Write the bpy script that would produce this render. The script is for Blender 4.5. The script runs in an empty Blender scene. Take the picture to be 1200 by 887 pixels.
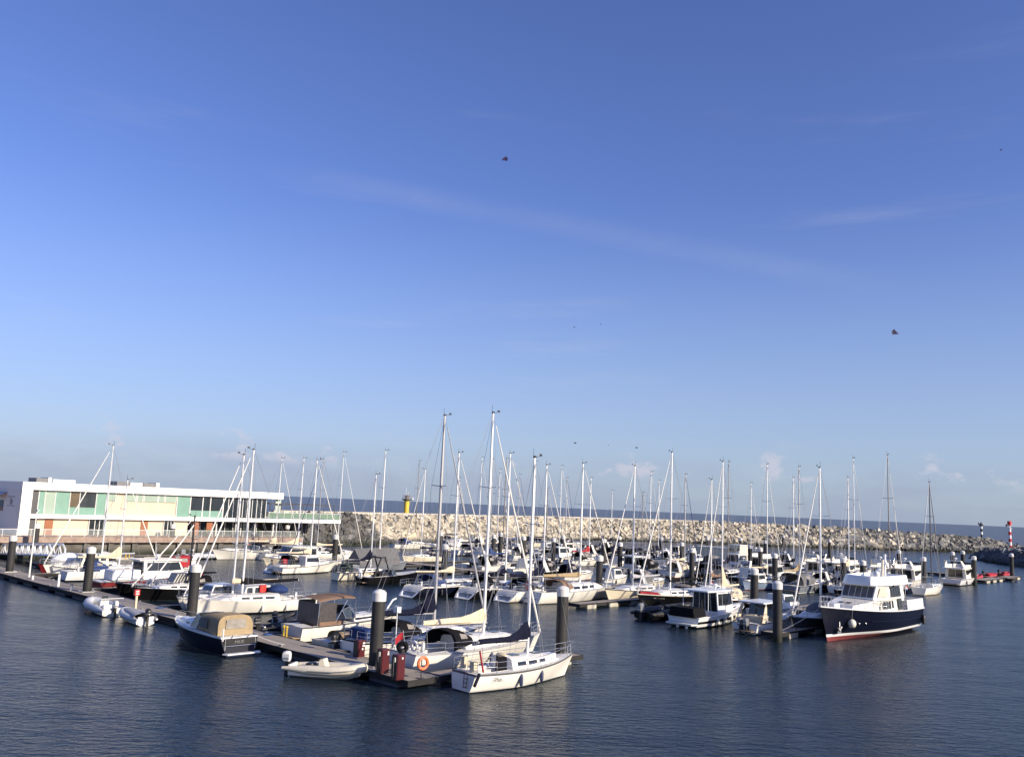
import bpy, math, random
from mathutils import Vector, Matrix
random.seed(7)
R = math.radians
SC = bpy.context.scene
COL = SC.collection

# ------------------------------------------------------------------ camera
FPX, PW, PH, CH = 1020.0, 1200.0, 887.0, 10.0        # focal length and size of the photograph in pixels, eye height
ROLL, PITCH = math.atan(36.5/865), math.atan(148.4/FPX)
f0 = Vector((0, math.cos(PITCH), math.sin(PITCH))); u0 = Vector((0, -math.sin(PITCH), math.cos(PITCH))); r0 = Vector((1, 0, 0))
cR, sR = math.cos(ROLL), math.sin(ROLL)
CR = cR*r0 + sR*u0; CU = -sR*r0 + cR*u0; CF = f0
cam_d = bpy.data.cameras.new("camera"); cam = bpy.data.objects.new("camera", cam_d); COL.objects.link(cam)
cam_d.sensor_width = 36; cam_d.sensor_fit = 'HORIZONTAL'; cam_d.lens = 36*FPX/PW
cam_d.clip_start = 0.5; cam_d.clip_end = 60000
m = Matrix(((CR.x, CU.x, -CF.x, 0), (CR.y, CU.y, -CF.y, 0), (CR.z, CU.z, -CF.z, CH), (0, 0, 0, 1)))
cam.matrix_world = m
SC.camera = cam

# ------------------------------------------------------------------ sun, sky, exposure
SUN_AZ, SUN_EL = math.atan2(0.86, -0.51), R(23)
sdir = Vector((math.sin(SUN_AZ)*math.cos(SUN_EL), math.cos(SUN_AZ)*math.cos(SUN_EL), math.sin(SUN_EL)))
sl = bpy.data.lights.new("sun", 'SUN'); sl.energy = 5.0; sl.angle = R(0.55); sl.color = (1.0, 0.87, 0.68)
so = bpy.data.objects.new("sun", sl); COL.objects.link(so)
so.rotation_euler = sdir.to_track_quat('Z', 'Y').to_euler(); so.location = (60, -60, 80)
W = bpy.data.worlds.new("World"); SC.world = W; W.use_nodes = True
nt = W.node_tree; N = nt.nodes; Lk = nt.links
bg = N['Background']
sky = N.new('ShaderNodeTexSky'); sky.sky_type = 'NISHITA'; sky.sun_disc = False
sky.sun_elevation = SUN_EL; sky.sun_rotation = SUN_AZ; sky.altitude = 0
sky.air_density = 1.0; sky.dust_density = 0.7; sky.ozone_density = 2.6
tc = N.new('ShaderNodeTexCoord')
def nd(t, **k):
    n = N.new(t)
    for a, b in k.items(): setattr(n, a, b)
    return n
def lk(a, b): Lk.new(a, b)
sep = nd('ShaderNodeSeparateXYZ'); lk(tc.outputs['Generated'], sep.inputs[0])
def ramp_n(lo, hi, src, a=0.0, b=1.0):
    n = nd('ShaderNodeMapRange'); n.interpolation_type = 'SMOOTHSTEP'
    n.inputs['From Min'].default_value = lo; n.inputs['From Max'].default_value = hi
    n.inputs['To Min'].default_value = a; n.inputs['To Max'].default_value = b
    lk(src, n.inputs['Value']); return n.outputs[0]
def mul(a, b):
    n = nd('ShaderNodeMath', operation='MULTIPLY')
    for i, x in enumerate((a, b)):
        if isinstance(x, (int, float)): n.inputs[i].default_value = x
        else: lk(x, n.inputs[i])
    return n.outputs[0]
def addn(a, b):
    n = nd('ShaderNodeMath', operation='ADD'); n.use_clamp = True
    lk(a, n.inputs[0]); lk(b, n.inputs[1]); return n.outputs[0]
def cloud(scale, detail, rough, lo, hi, vmin, vmax, vtop0, vtop1, amt, rot=(0, 0, 0)):
    mp = nd('ShaderNodeMapping'); mp.inputs['Scale'].default_value = scale; mp.inputs['Rotation'].default_value = rot
    lk(tc.outputs['Generated'], mp.inputs['Vector'])
    no = nd('ShaderNodeTexNoise'); no.inputs['Scale'].default_value = 1.0; no.inputs['Detail'].default_value = detail; no.inputs['Roughness'].default_value = rough
    lk(mp.outputs[0], no.inputs['Vector'])
    c = ramp_n(lo, hi, no.outputs['Fac'])
    c = mul(c, ramp_n(vmin, vmax, sep.outputs['Z'])); c = mul(c, ramp_n(vtop0, vtop1, sep.outputs['Z'], 1, 0))
    return mul(c, amt)
puffs = cloud((19, 19, 34), 6, .62, .545, .66, .030, .045, .055, .085, .62)
wisps = cloud((2.2, 2.2, 17), 7, .6, .56, .80, .03, .12, .32, .55, .2, (R(14), R(-9), 0))
mist = ramp_n(-.06, .36, sep.outputs['Z'], 0.70, 0.0)
tint = nd('ShaderNodeMix', data_type='RGBA', blend_type='MULTIPLY'); tint.inputs[0].default_value = 1; tint.inputs[7].default_value = (1.05, 1.09, 1.68, 1); lk(sky.outputs[0], tint.inputs[6])
def over(src, fac, col):
    n = nd('ShaderNodeMix', data_type='RGBA'); n.inputs[7].default_value = (*col, 1); lk(fac, n.inputs[0]); lk(src, n.inputs[6]); return n.outputs[2]
c_ = over(tint.outputs[2], mist, (4.3, 5.5, 6.65))
c_ = over(c_, cloud((6, 6, 20), 5, .6, .25, .70, -.05, .0, .025, .075, .48), (3.15, 3.5, 5.2))   # low hazy cloud bank along the horizon
c_ = over(c_, addn(puffs, wisps), (6.4, 6.3, 7.3))
# one long thin cirrus streak slanting down to the right, as a great circle of the sky
def sky_ray(x, y): return (CF + (x-PW/2)/FPX*CR - (y-PH/2)/FPX*CU).normalized()
s0, s1 = sky_ray(300, 196), sky_ray(1020, 332); sn = s0.cross(s1).normalized(); sm = (s0+s1).normalized()
def dotn(v):
    n = nd('ShaderNodeVectorMath', operation='DOT_PRODUCT'); n.inputs[1].default_value = v; lk(tc.outputs['Generated'], n.inputs[0]); return n.outputs['Value']
ab_ = nd('ShaderNodeMath', operation='ABSOLUTE'); lk(dotn(sn), ab_.inputs[0])
streak = mul(mul(ramp_n(.0, .020, ab_.outputs[0], 1, 0), ramp_n(.92, .99, dotn(sm))), cloud((4, 4, 9), 5, .6, .2, .75, -.5, -.4, .9, 1.0, .12))
c_ = over(c_, streak, (6.4, 6.5, 7.3))
lk(c_, bg.inputs['Color']); bg.inputs['Strength'].default_value = 0.074
vs = SC.view_settings; vs.view_transform = 'Standard'; vs.look = 'None'; vs.gamma = 1; vs.exposure = 0.45; vs.use_curve_mapping = False

# ------------------------------------------------------------------ marina coordinates: a along the pontoons, b away from the camera along the fingers
def ray(x, y): return f0 + 0*f0 + (x-PW/2)/FPX*CR - (y-PH/2)/FPX*CU
def ground(x, y, z=0.0):
    v = ray(x, y); t = (z-CH)/v.z; return Vector((v.x*t, v.y*t, z))
D1 = Vector((.695, .718, 0)).normalized(); D2 = Vector((.718, -.695, 0)).normalized()
O = ground(470, 805)
HEAD1 = math.atan2(D1.y, D1.x); HEAD2 = math.atan2(D2.y, D2.x)
def P(a, b, z=0.0):
    q = O + a*D2 + b*D1; return Vector((q.x, q.y, z))
def px(p):
    q = p - Vector((0, 0, CH)); k = FPX/q.dot(CF); return PW/2 + k*q.dot(CR), PH/2 - k*q.dot(CU)
def AB(x, y, z=0.0):
    q = ground(x, y, z) - O; return q.dot(D2), q.dot(D1)
def solve_a(x, b, z=1.0):                 # the berth number a on the line b that stands at photo column x
    lo, hi = -180.0, 90.0
    for _ in range(48):
        mi = (lo+hi)/2
        if px(P(mi, b, z))[0] < x: lo = mi
        else: hi = mi
    return mi
def height_at(a, b, y):                   # height above the water of photo row y at that spot
    lo, hi = -5.0, 60.0
    for _ in range(48):
        mi = (lo+hi)/2
        if px(P(a, b, mi))[1] > y: lo = mi
        else: hi = mi
    return mi
def on_face(x, y, A):                     # photo pixel onto the vertical plane a = A -> (b, z)
    v = ray(x, y); t = (A + O.dot(D2)) / (v.dot(D2)); p = v*t
    return (p-O).dot(D1), CH + p.z

# ------------------------------------------------------------------ materials
MAT = {}
def mat(name, col, rough=.5, metal=0.0, noise=0.0, nscale=3.0, bump=0.0, bscale=20.0, spec=.5, col2=None, lo=.45, hi=.6, coat=0.0, alpha=None, trans=0.0):
    if name in MAT: return MAT[name]
    mt = bpy.data.materials.new(name); mt.use_nodes = True; t = mt.node_tree; p = t.nodes['Principled BSDF']
    p.inputs['Base Color'].default_value = (*col, 1); p.inputs['Roughness'].default_value = rough; p.inputs['Metallic'].default_value = metal
    p.inputs['Specular IOR Level'].default_value = spec; p.inputs['Coat Weight'].default_value = coat
    p.inputs['Transmission Weight'].default_value = trans
    if alpha is not None: p.inputs['Alpha'].default_value = alpha
    co = t.nodes.new('ShaderNodeTexCoord')
    if noise or col2:
        no = t.nodes.new('ShaderNodeTexNoise'); no.inputs['Scale'].default_value = nscale; no.inputs['Detail'].default_value = 5
        t.links.new(co.outputs['Object'], no.inputs['Vector'])
        mr = t.nodes.new('ShaderNodeMapRange'); mr.inputs['From Min'].default_value = lo if col2 else .3; mr.inputs['From Max'].default_value = hi if col2 else .7
        t.links.new(no.outputs['Fac'], mr.inputs['Value'])
        mi = t.nodes.new('ShaderNodeMix'); mi.data_type = 'RGBA'
        c2 = col2 if col2 else tuple(c*(1-noise) for c in col)
        mi.inputs[6].default_value = (*col, 1); mi.inputs[7].default_value = (*c2, 1)
        t.links.new(mr.outputs[0], mi.inputs[0]); t.links.new(mi.outputs[2], p.inputs['Base Color'])
    if bump:
        nb = t.nodes.new('ShaderNodeTexNoise'); nb.inputs['Scale'].default_value = bscale; nb.inputs['Detail'].default_value = 4
        t.links.new(co.outputs['Object'], nb.inputs['Vector'])
        b = t.nodes.new('ShaderNodeBump'); b.inputs['Strength'].default_value = bump; b.inputs['Distance'].default_value = .05
        t.links.new(nb.outputs['Fac'], b.inputs['Height']); t.links.new(b.outputs[0], p.inputs['Normal'])
    MAT[name] = mt; return mt
white = mat('white gelcoat', (.84, .81, .73), .28, noise=.09, nscale=1.3, coat=.3)
white2 = mat('cool white gelcoat', (.76, .77, .77), .3, noise=.08, nscale=1.1, coat=.3)
cream = mat('cream gelcoat', (.78, .70, .53), .32, noise=.1, nscale=1.2, coat=.2)
deckw = mat('non-slip deck', (.66, .65, .61), .6, noise=.16, nscale=2.2)
teak = mat('teak', (.34, .23, .13), .6, noise=.3, nscale=5)
navy = mat('navy hull paint', (.005, .007, .019), .35, noise=.1, spec=.16)
black = mat('black hull paint', (.007, .007, .008), .35, spec=.16)
greyhull = mat('grey hull paint', (.20, .22, .25), .3, coat=.3, noise=.1)
bluehull = mat('blue grey hull paint', (.22, .29, .40), .3, coat=.3, noise=.1)
redhull = mat('dark red hull paint', (.19, .018, .022), .28, coat=.4, noise=.12)
redpaint = mat('bright red paint', (.55, .035, .03), .35)
antired = mat('red antifouling', (.20, .035, .035), .7, noise=.25, nscale=2.5)
antiblk = mat('dark antifouling', (.025, .028, .03), .7, noise=.3, nscale=2)
antiblu = mat('blue antifouling', (.03, .06, .14), .7, noise=.2)
glass = mat('dark glazing', (.016, .02, .024), .06, spec=.7)
glassb = mat('tinted windscreen', (.05, .065, .075), .08, spec=.7, noise=.4, nscale=2)
clearv = mat('clear vinyl', (.33, .30, .26), .22, noise=.35, nscale=3)
alu = mat('anodised mast', (.78, .78, .76), .38, metal=.25)
steel = mat('stainless rail', (.66, .66, .65), .25, metal=.8)
wire = mat('rigging wire', (.42, .42, .43), .4, metal=.5)
sailw = mat('furled sail cloth', (.78, .76, .70), .75, noise=.1, nscale=3)
navycl = mat('navy canvas', (.008, .010, .026), .85, spec=.12, noise=.25, nscale=4, bump=.3, bscale=8)
blackcl = mat('black canvas', (.008, .008, .010), .85, spec=.12, bump=.3, bscale=8)
bluecl = mat('blue canvas', (.03, .055, .16), .8, spec=.12, noise=.2, bump=.3, bscale=8)
greycl = mat('grey canvas', (.15, .15, .155), .85, spec=.12, noise=.25, nscale=3, bump=.4, bscale=6)
ltgrey = mat('light grey canvas', (.42, .42, .44), .8, spec=.12, noise=.2, bump=.3, bscale=6)
tancl = mat('tan canvas', (.36, .275, .165), .8, spec=.12, noise=.2, nscale=3, bump=.3, bscale=7)
browncl = mat('brown canvas', (.23, .15, .105), .85, spec=.12, noise=.2, nscale=3, bump=.3, bscale=7)
creamcl = mat('cream canvas', (.66, .56, .40), .8, spec=.12, noise=.18, nscale=3, bump=.3, bscale=7)
redcl = mat('red canvas', (.36, .03, .04), .8, spec=.12, noise=.2, bump=.3, bscale=7)
hyp = mat('light grey inflatable rubber', (.52, .53, .56), .5, noise=.1)
hypc = mat('cream inflatable rubber', (.66, .61, .50), .5, noise=.1)
hypb = mat('black inflatable rubber', (.022, .022, .024), .5)
plast = mat('black plastic', (.02, .02, .022), .4)
motor = mat('grey motor cowl', (.18, .19, .20), .3, coat=.4)
motorw = mat('pale motor cowl', (.68, .67, .63), .35)
orange = mat('orange lifebuoy', (.80, .16, .045), .5)
navyfen = mat('navy fender', (.03, .04, .10), .5)
whitefen = mat('white fender', (.72, .70, .62), .45)
pilem0 = mat('plain dark steel', (.026, .027, .030), .6, spec=.3, col2=(.040, .038, .036), nscale=.9, bump=.15)
pilecap = mat('white pile cap', (.66, .65, .62), .4, noise=.08)
# ------------------------------------------------------------------ mesh building helpers
class MB:
    def __init__(s): s.v = []; s.f = []; s.m = []
    def add(s, pts, faces, m=0):
        o = len(s.v); s.v += [tuple(p) for p in pts]
        for f in faces: s.f.append([o+i for i in f]); s.m.append(m)
        return s
    def poly(s, pts, m=0): return s.add(pts, [range(len(pts))], m)
    def hexa(s, p, m=0):                   # 8 points: bottom four in a ring, top four in the same ring
        return s.add(p, [(3, 2, 1, 0), (4, 5, 6, 7), (0, 1, 5, 4), (1, 2, 6, 5), (2, 3, 7, 6), (3, 0, 4, 7)], m)
    def box(s, x0, x1, y0, y1, z0, z1, m=0):
        return s.hexa([(x0, y0, z0), (x1, y0, z0), (x1, y1, z0), (x0, y1, z0), (x0, y0, z1), (x1, y0, z1), (x1, y1, z1), (x0, y1, z1)], m)
    def rbox(s, x0, x1, y0, y1, z0, z1, r, m=0):   # box with chamfered top and corners
        def ring(d, z): return [(x0+d, y0, z), (x1-d, y0, z), (x1, y0+d, z), (x1, y1-d, z), (x1-d, y1, z), (x0+d, y1, z), (x0, y1-d, z), (x0, y0+d, z)]
        def inr(d, z): return [(x0+r+d*.3, y0+d, z), (x1-r-d*.3, y0+d, z), (x1-d, y0+r+d*.3, z), (x1-d, y1-r-d*.3, z), (x1-r-d*.3, y1-d, z), (x0+r+d*.3, y1-d, z), (x0+d, y1-r-d*.3, z), (x0+d, y0+r+d*.3, z)]
        return s.loft([ring(r, z0), ring(r, z1-r), inr(r*.35, z1-r*.3), inr(r, z1)], True, True, True, m)
    def loft(s, secs, closed=False, cap0=False, cap1=False, m=0):
        n = len(secs[0]); o = len(s.v)
        for q in secs: s.v += [tuple(p) for p in q]
        for i in range(len(secs)-1):
            for j in range(n if closed else n-1):
                k = (j+1) % n
                s.f.append([o+i*n+j, o+i*n+k, o+(i+1)*n+k, o+(i+1)*n+j]); s.m.append(m if not isinstance(m, (list, tuple)) else m[j])
        mm = m if not isinstance(m, (list, tuple)) else m[0]
        if cap0: s.f.append([o+j for j in range(n)][::-1]); s.m.append(mm)
        if cap1: s.f.append([o+(len(secs)-1)*n+j for j in range(n)]); s.m.append(mm)
        return s
    def tube(s, pts, r, n=6, m=0, cap=True):
        pts = [Vector(p) for p in pts]; rs = r if isinstance(r, (list, tuple)) else [r]*len(pts)
        secs = []; ref = None
        for i, p in enumerate(pts):
            t = (pts[min(i+1, len(pts)-1)] - pts[max(i-1, 0)]).normalized()
            if ref is None: ref = Vector((0, 0, 1)) if abs(t.z) < .9 else Vector((1, 0, 0))
            u = t.cross(ref).normalized(); w = u.cross(t).normalized(); ref = w
            secs.append([p + rs[i]*(math.cos(2*math.pi*j/n)*u + math.sin(2*math.pi*j/n)*w) for j in range(n)])
        return s.loft(secs, True, cap, cap, m)
    def lathe(s, cx, cy, prof, n=12, m=0, cap=True):
        secs = [[(cx+r*math.cos(2*math.pi*j/n), cy+r*math.sin(2*math.pi*j/n), z) for j in range(n)] for r, z in prof]
        return s.loft(secs, True, cap, cap, m)
    def ell(s, c, r, n=10, k=6, m=0):      # ellipsoid
        secs = []
        for i in range(k+1):
            th = math.pi*i/k; q = max(math.sin(th), .02)
            secs.append([(c[0]+r[0]*q*math.cos(2*math.pi*j/n), c[1]+r[1]*q*math.sin(2*math.pi*j/n), c[2]-r[2]*math.cos(th)) for j in range(n)])
        return s.loft(secs, True, True, True, m)
    def torus(s, c, axis, Rr, r, n=18, k=8, m=0):
        ax = Vector(axis).normalized(); u = ax.orthogonal().normalized(); w = ax.cross(u); c = Vector(c)
        secs = []
        for i in range(n+1):
            d = math.cos(2*math.pi*i/n)*u + math.sin(2*math.pi*i/n)*w
            secs.append([c + d*(Rr + r*math.cos(2*math.pi*j/k)) + ax*(r*math.sin(2*math.pi*j/k)) for j in range(k)])
        return s.loft(secs, True, False, False, m)
    def build(s, name, mats, parent=None, ang=38, smooth=True):
        me = bpy.data.meshes.new(name); me.from_pydata(s.v, [], s.f)
        if not isinstance(mats, (list, tuple)): mats = [mats]
        for x in mats: me.materials.append(x)
        me.polygons.foreach_set('material_index', s.m)
        if smooth:
            me.polygons.foreach_set('use_smooth', [True]*len(s.f)); me.update()
            me.set_sharp_from_angle(angle=R(ang))
        me.update()
        o = bpy.data.objects.new(name, me); COL.objects.link(o)
        if parent: o.parent = parent
        return o
def tag(o, label=None, cat=None, group=None, kind=None):
    if label: o['label'] = label
    if cat: o['category'] = cat
    if group: o['group'] = group
    if kind: o['kind'] = kind
    return o
def thing(name, label, cat, loc=(0, 0, 0), rot=0.0, group=None):
    o = bpy.data.objects.new(name, None); COL.objects.link(o); o.location = loc; o.rotation_euler = (0, 0, rot)
    o.empty_display_size = .5
    return tag(o, label, cat, group)
def lerp(a, b, t): return a + (b-a)*t
def sstep(t): t = max(0, min(1, t)); return t*t*(3-2*t)
def copy_tree(o, parent=None):
    c = o.copy(); COL.objects.link(c)
    if parent: c.parent = parent
    for ch in o.children: copy_tree(ch, c)
    return c
def copies(proto, cache={}):
    return copy_tree(proto)

# ------------------------------------------------------------------ ground sheets: water, sea bed is never seen
def water_material():
    mt = bpy.data.materials.new('harbour water'); mt.use_nodes = True; t = mt.node_tree; p = t.nodes['Principled BSDF']
    p.inputs['Base Color'].default_value = (.010, .020, .030, 1); p.inputs['Roughness'].default_value = .06; p.inputs['IOR'].default_value = 1.333
    g = t.nodes.new('ShaderNodeNewGeometry')
    def noise(scale, rot, detail, rough):
        mp = t.nodes.new('ShaderNodeMapping'); mp.inputs['Scale'].default_value = scale; mp.inputs['Rotation'].default_value = (0, 0, R(rot))
        t.links.new(g.outputs['Position'], mp.inputs['Vector'])
        n = t.nodes.new('ShaderNodeTexNoise'); n.inputs['Scale'].default_value = 1; n.inputs['Detail'].default_value = detail; n.inputs['Roughness'].default_value = rough
        n.noise_dimensions = '3D'
        t.links.new(mp.outputs[0], n.inputs['Vector']); return n.outputs['Fac']
    prev = None
    for sc, ro, de, ru, st, di in WAVES:
        b = t.nodes.new('ShaderNodeBump'); b.inputs['Strength'].default_value = st; b.inputs['Distance'].default_value = di
        t.links.new(noise(sc, ro, de, ru), b.inputs['Height'])
        if prev: t.links.new(prev, b.inputs['Normal'])
        prev = b.outputs[0]
    t.links.new(prev, p.inputs['Normal'])
    # outside the breakwater the sea is rougher and more turbid than the sheltered basin
    sp = t.nodes.new('ShaderNodeSeparateXYZ'); t.links.new(g.outputs['Position'], sp.inputs[0])
    ma = t.nodes.new('ShaderNodeMath'); ma.operation = 'MULTIPLY_ADD'; ma.inputs[1].default_value = -.57; t.links.new(sp.outputs['X'], ma.inputs[0]); t.links.new(sp.outputs['Y'], ma.inputs[2])
    mr = t.nodes.new('ShaderNodeMapRange'); mr.inputs['From Min'].default_value = 236; mr.inputs['From Max'].default_value = 262; t.links.new(ma.outputs[0], mr.inputs['Value'])
    for sock, v0, v1 in (('Roughness', .22, .35), ('Specular IOR Level', .36, .30)):
        mp = t.nodes.new('ShaderNodeMapRange'); mp.inputs['To Min'].default_value = v0; mp.inputs['To Max'].default_value = v1; t.links.new(mr.outputs[0], mp.inputs['Value']); t.links.new(mp.outputs[0], p.inputs[sock])
    mi = t.nodes.new('ShaderNodeMix'); mi.data_type = 'RGBA'; mi.inputs[6].default_value = (.010, .020, .030, 1); mi.inputs[7].default_value = (.10, .115, .125, 1); t.links.new(mr.outputs[0], mi.inputs[0]); t.links.new(mi.outputs[2], p.inputs['Base Color'])
    return mt
WAVES = [((.10, .22, .2), 20, 3, .55, .6, .45), ((.9, 2.3, 1), 48, 3, .6, .85, .17), ((3.0, 5.2, 1), 40, 2, .5, .8, .06)]
wm = water_material()
w = MB()
far = 26000
w.poly([(-far, -400, 0), (far, -400, 0), (far, far, 0), (-far, far, 0)])
tag(w.build('water', wm), kind='structure')
# ------------------------------------------------------------------ quay, terrace and clubhouse on the left
def pos_mat(name, c1, c2, nscale, rough=.85, algae=None, bump=.4, bscale=2.5, rnd=0.0):
    mt = bpy.data.materials.new(name); mt.use_nodes = True; t = mt.node_tree; p = t.nodes['Principled BSDF']; p.inputs['Roughness'].default_value = rough
    p.inputs['Specular IOR Level'].default_value = .3
    g = t.nodes.new('ShaderNodeNewGeometry')
    no = t.nodes.new('ShaderNodeTexNoise'); no.inputs['Scale'].default_value = nscale; no.inputs['Detail'].default_value = 4
    t.links.new(g.outputs['Position'], no.inputs['Vector'])
    mr = t.nodes.new('ShaderNodeMapRange'); mr.inputs['From Min'].default_value = .33; mr.inputs['From Max'].default_value = .67; t.links.new(no.outputs['Fac'], mr.inputs['Value'])
    mi = t.nodes.new('ShaderNodeMix'); mi.data_type = 'RGBA'; mi.inputs[6].default_value = (*c1, 1); mi.inputs[7].default_value = (*c2, 1)
    t.links.new(mr.outputs[0], mi.inputs[0]); out = mi.outputs[2]
    if algae:
        sp = t.nodes.new('ShaderNodeSeparateXYZ'); t.links.new(g.outputs['Position'], sp.inputs[0])
        ad = t.nodes.new('ShaderNodeMath'); ad.operation = 'MULTIPLY_ADD'; ad.inputs[1].default_value = 1.2; t.links.new(no.outputs['Fac'], ad.inputs[0]); t.links.new(sp.outputs['Z'], ad.inputs[2])
        m2 = t.nodes.new('ShaderNodeMapRange'); m2.inputs['From Min'].default_value = algae[0]; m2.inputs['From Max'].default_value = algae[1]; t.links.new(ad.outputs[0], m2.inputs['Value'])
        mj = t.nodes.new('ShaderNodeMix'); mj.data_type = 'RGBA'; mj.inputs[6].default_value = (*algae[2], 1); t.links.new(m2.outputs[0], mj.inputs[0]); t.links.new(out, mj.inputs[7]); out = mj.outputs[2]
    t.links.new(out, p.inputs['Base Color'])
    nb = t.nodes.new('ShaderNodeTexNoise'); nb.inputs['Scale'].default_value = bscale; nb.inputs['Detail'].default_value = 5; t.links.new(g.outputs['Position'], nb.inputs['Vector'])
    b = t.nodes.new('ShaderNodeBump'); b.inputs['Strength'].default_value = bump; b.inputs['Distance'].default_value = .1; t.links.new(nb.outputs['Fac'], b.inputs['Height']); t.links.new(b.outputs[0], p.inputs['Normal'])
    if rnd:
        oi = t.nodes.new('ShaderNodeObjectInfo'); a1 = t.nodes.new('ShaderNodeMath'); a1.operation = 'ADD'; t.links.new(oi.outputs['Random'], a1.inputs[0]); t.links.new(g.outputs['Random Per Island'], a1.inputs[1])
        fr_ = t.nodes.new('ShaderNodeMath'); fr_.operation = 'FRACT'; t.links.new(a1.outputs[0], fr_.inputs[0])
        mv = t.nodes.new('ShaderNodeMapRange'); mv.inputs['To Min'].default_value = 1-rnd; mv.inputs['To Max'].default_value = 1+rnd*.45; t.links.new(fr_.outputs[0], mv.inputs['Value'])
        mm_ = t.nodes.new('ShaderNodeMix'); mm_.data_type = 'RGBA'; mm_.blend_type = 'MULTIPLY'; mm_.inputs[0].default_value = 1; t.links.new(out, mm_.inputs[6]); t.links.new(mv.outputs[0], mm_.inputs[7]); t.links.new(mm_.outputs[2], p.inputs['Base Color'])
    MAT[name] = mt; return mt
pilem = pos_mat('dark steel pile', (.026, .027, .030), (.040, .037, .034), .8, .6, algae=(.9, 1.7, (.014, .016, .010)), bump=.25, bscale=4)
quaym = pos_mat('stained quay concrete', (.15, .14, .12), (.085, .08, .07), .6, algae=(1.1, 1.9, (.03, .033, .024)))
boards = pos_mat('weathered terrace boards', (.36, .27, .22), (.24, .18, .15), 1.5, bump=.2)
paving = pos_mat('pale paving', (.34, .32, .29), (.26, .25, .23), .8)
creamwall = mat('cream cladding', (.60, .505, .385), .7, noise=.10, nscale=.5)
whitewall = mat('white render', (.80, .79, .74), .6, noise=.05, nscale=.4)
endwall_m = mat('grey white render', (.80, .765, .70), .7, noise=.07, nscale=.6)
greenp = mat('mint glass panel', (.19, .345, .275), .25, noise=.12, nscale=.7, spec=.6)
greenp2 = mat('pale mint glass', (.30, .39, .32), .3, noise=.1, nscale=.7)
browndoor = mat('rust brown door', (.30, .10, .035), .55, noise=.15, nscale=1)
bglass = mat('building glass', (.02, .028, .03), .05, spec=.8)
bglass2 = mat('brown blind behind glass', (.13, .10, .06), .2, noise=.3, nscale=.8)
framew = mat('white window frame', (.72, .72, .69), .4)
darkm = mat('dark steel frame', (.035, .035, .04), .5)
railgl = mat('clear glass rail', (.55, .60, .58), .08, alpha=.13)
roofgrey = mat('roof plant grey', (.16, .16, .17), .6, noise=.2)
FA = -99.5
q = MB()     # quay body and the ground the building stands on
p_ = lambda a, b, z: P(a, b, z)
def abbox(mb, a0, a1, b0, b1, z0, z1, m=0):
    mb.hexa([p_(a0, b0, z0), p_(a1, b0, z0), p_(a1, b1, z0), p_(a0, b1, z0), p_(a0, b0, z1), p_(a1, b0, z1), p_(a1, b1, z1), p_(a0, b1, z1)], m)
abbox(q, -260, -95.8, -70, 55.2, -2, 2.08)
for k in range(22): abbox(q, -95.83, -95.45, -20+3.5*k, -19.2+3.5*k, -2, 2.08)
tag(q.build('quay', quaym, smooth=False), kind='structure')
q = MB(); abbox(q, -260, -95.0, -70, 55.0, 2.084, 2.9); tag(q.build('promenade', [boards], smooth=False), kind='structure')

bld = thing('clubhouse', 'long white two storey harbour clubhouse with mint panels and flat roof', 'building', P(FA, 0, 0), HEAD1)
def fb(x, y): return on_face(x, y, FA)[0]
def bbox(mb, x0, x1, y0, y1, z0, z1, m=0): return mb.box(x0, x1, y0, y1, z0, z1, m)
XL, XR, XS, XG = 10.6, 53.1, 65.7, 50.3
k = MB(); bbox(k, XL+.1, XG-14.2, .42, 17, 2.9, 5.3); bbox(k, XL+.1, XG-9, .42, 17, 5.9, 9.36); k.build('wall', creamwall, bld, smooth=False)
k = MB(); bbox(k, XL, XL+1.45, -.25, 17.3, 2.9, 9.34); k.build('end_frame', [whitewall], bld, smooth=False)
k = MB(); bbox(k, XL-.03, XR, -.3, 17.4, 9.35, 10.45); k.build('roof', whitewall, bld, smooth=False)
k = MB(); bbox(k, XL+1.46, XS, -.28, 11.5, 5.3, 5.92); k.build('floor_slab', whitewall, bld, smooth=False)
k = MB(); k.poly([(XL-.045, -.1, 2.92), (XL-.045, 17.2, 2.92), (XL-.045, 17.2, 9.33), (XL-.045, -.1, 9.33)]); k.build('end_cladding', endwall_m, bld, smooth=False)
# end wall: window, blue awning, plaque with a small mark
def on_face_b(x, y, B):
    v = ray(x, y); t = (B + O.dot(D1)) / (v.dot(D1)); p = v*t
    return -((p-O).dot(D2) - FA), CH + p.z
y0, z1 = on_face_b(5, 586, XL); y1, z0 = on_face_b(0, 598, XL)
k = MB(); bbox(k, XL-.1, XL-.05, y0, y0+3.2, z0, z1); o = k.build('window', bglass, bld, smooth=False)
k = MB(); k.hexa([(XL-1.3, y0-1.2, z1+.6), (XL-.05, y0-1.2, z1+1.2), (XL-.05, y0+4, z1+1.2), (XL-1.3, y0+4, z1+.6), (XL-1.3, y0-1.2, z1+.68), (XL-.05, y0-1.2, z1+1.28), (XL-.05, y0+4, z1+1.28), (XL-1.3, y0+4, z1+.68)]); k.build('awning', mat('blue glass awning', (.18, .26, .45), .2), bld, smooth=False)
k = MB(); ya, za = on_face_b(18.5, 582, XL); yb, zb = on_face_b(9, 592, XL)
for zz in (za, zb): bbox(k, XL-.08, XL-.05, ya, yb, zz-.05, zz+.05)
yc, zc = (ya+yb)/2, (za+zb)/2
bbox(k, XL-.08, XL-.05, yc-.55, yc+.55, zc-.45, zc-.3); bbox(k, XL-.08, XL-.05, yc-.55, yc-.15, zc-.25, zc+.25); bbox(k, XL-.08, XL-.05, yc+.05, yc+.5, zc-.25, zc+.5)
k.build('sign', mat('plaque grey', (.26, .26, .28), .6), bld, smooth=False)
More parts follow.
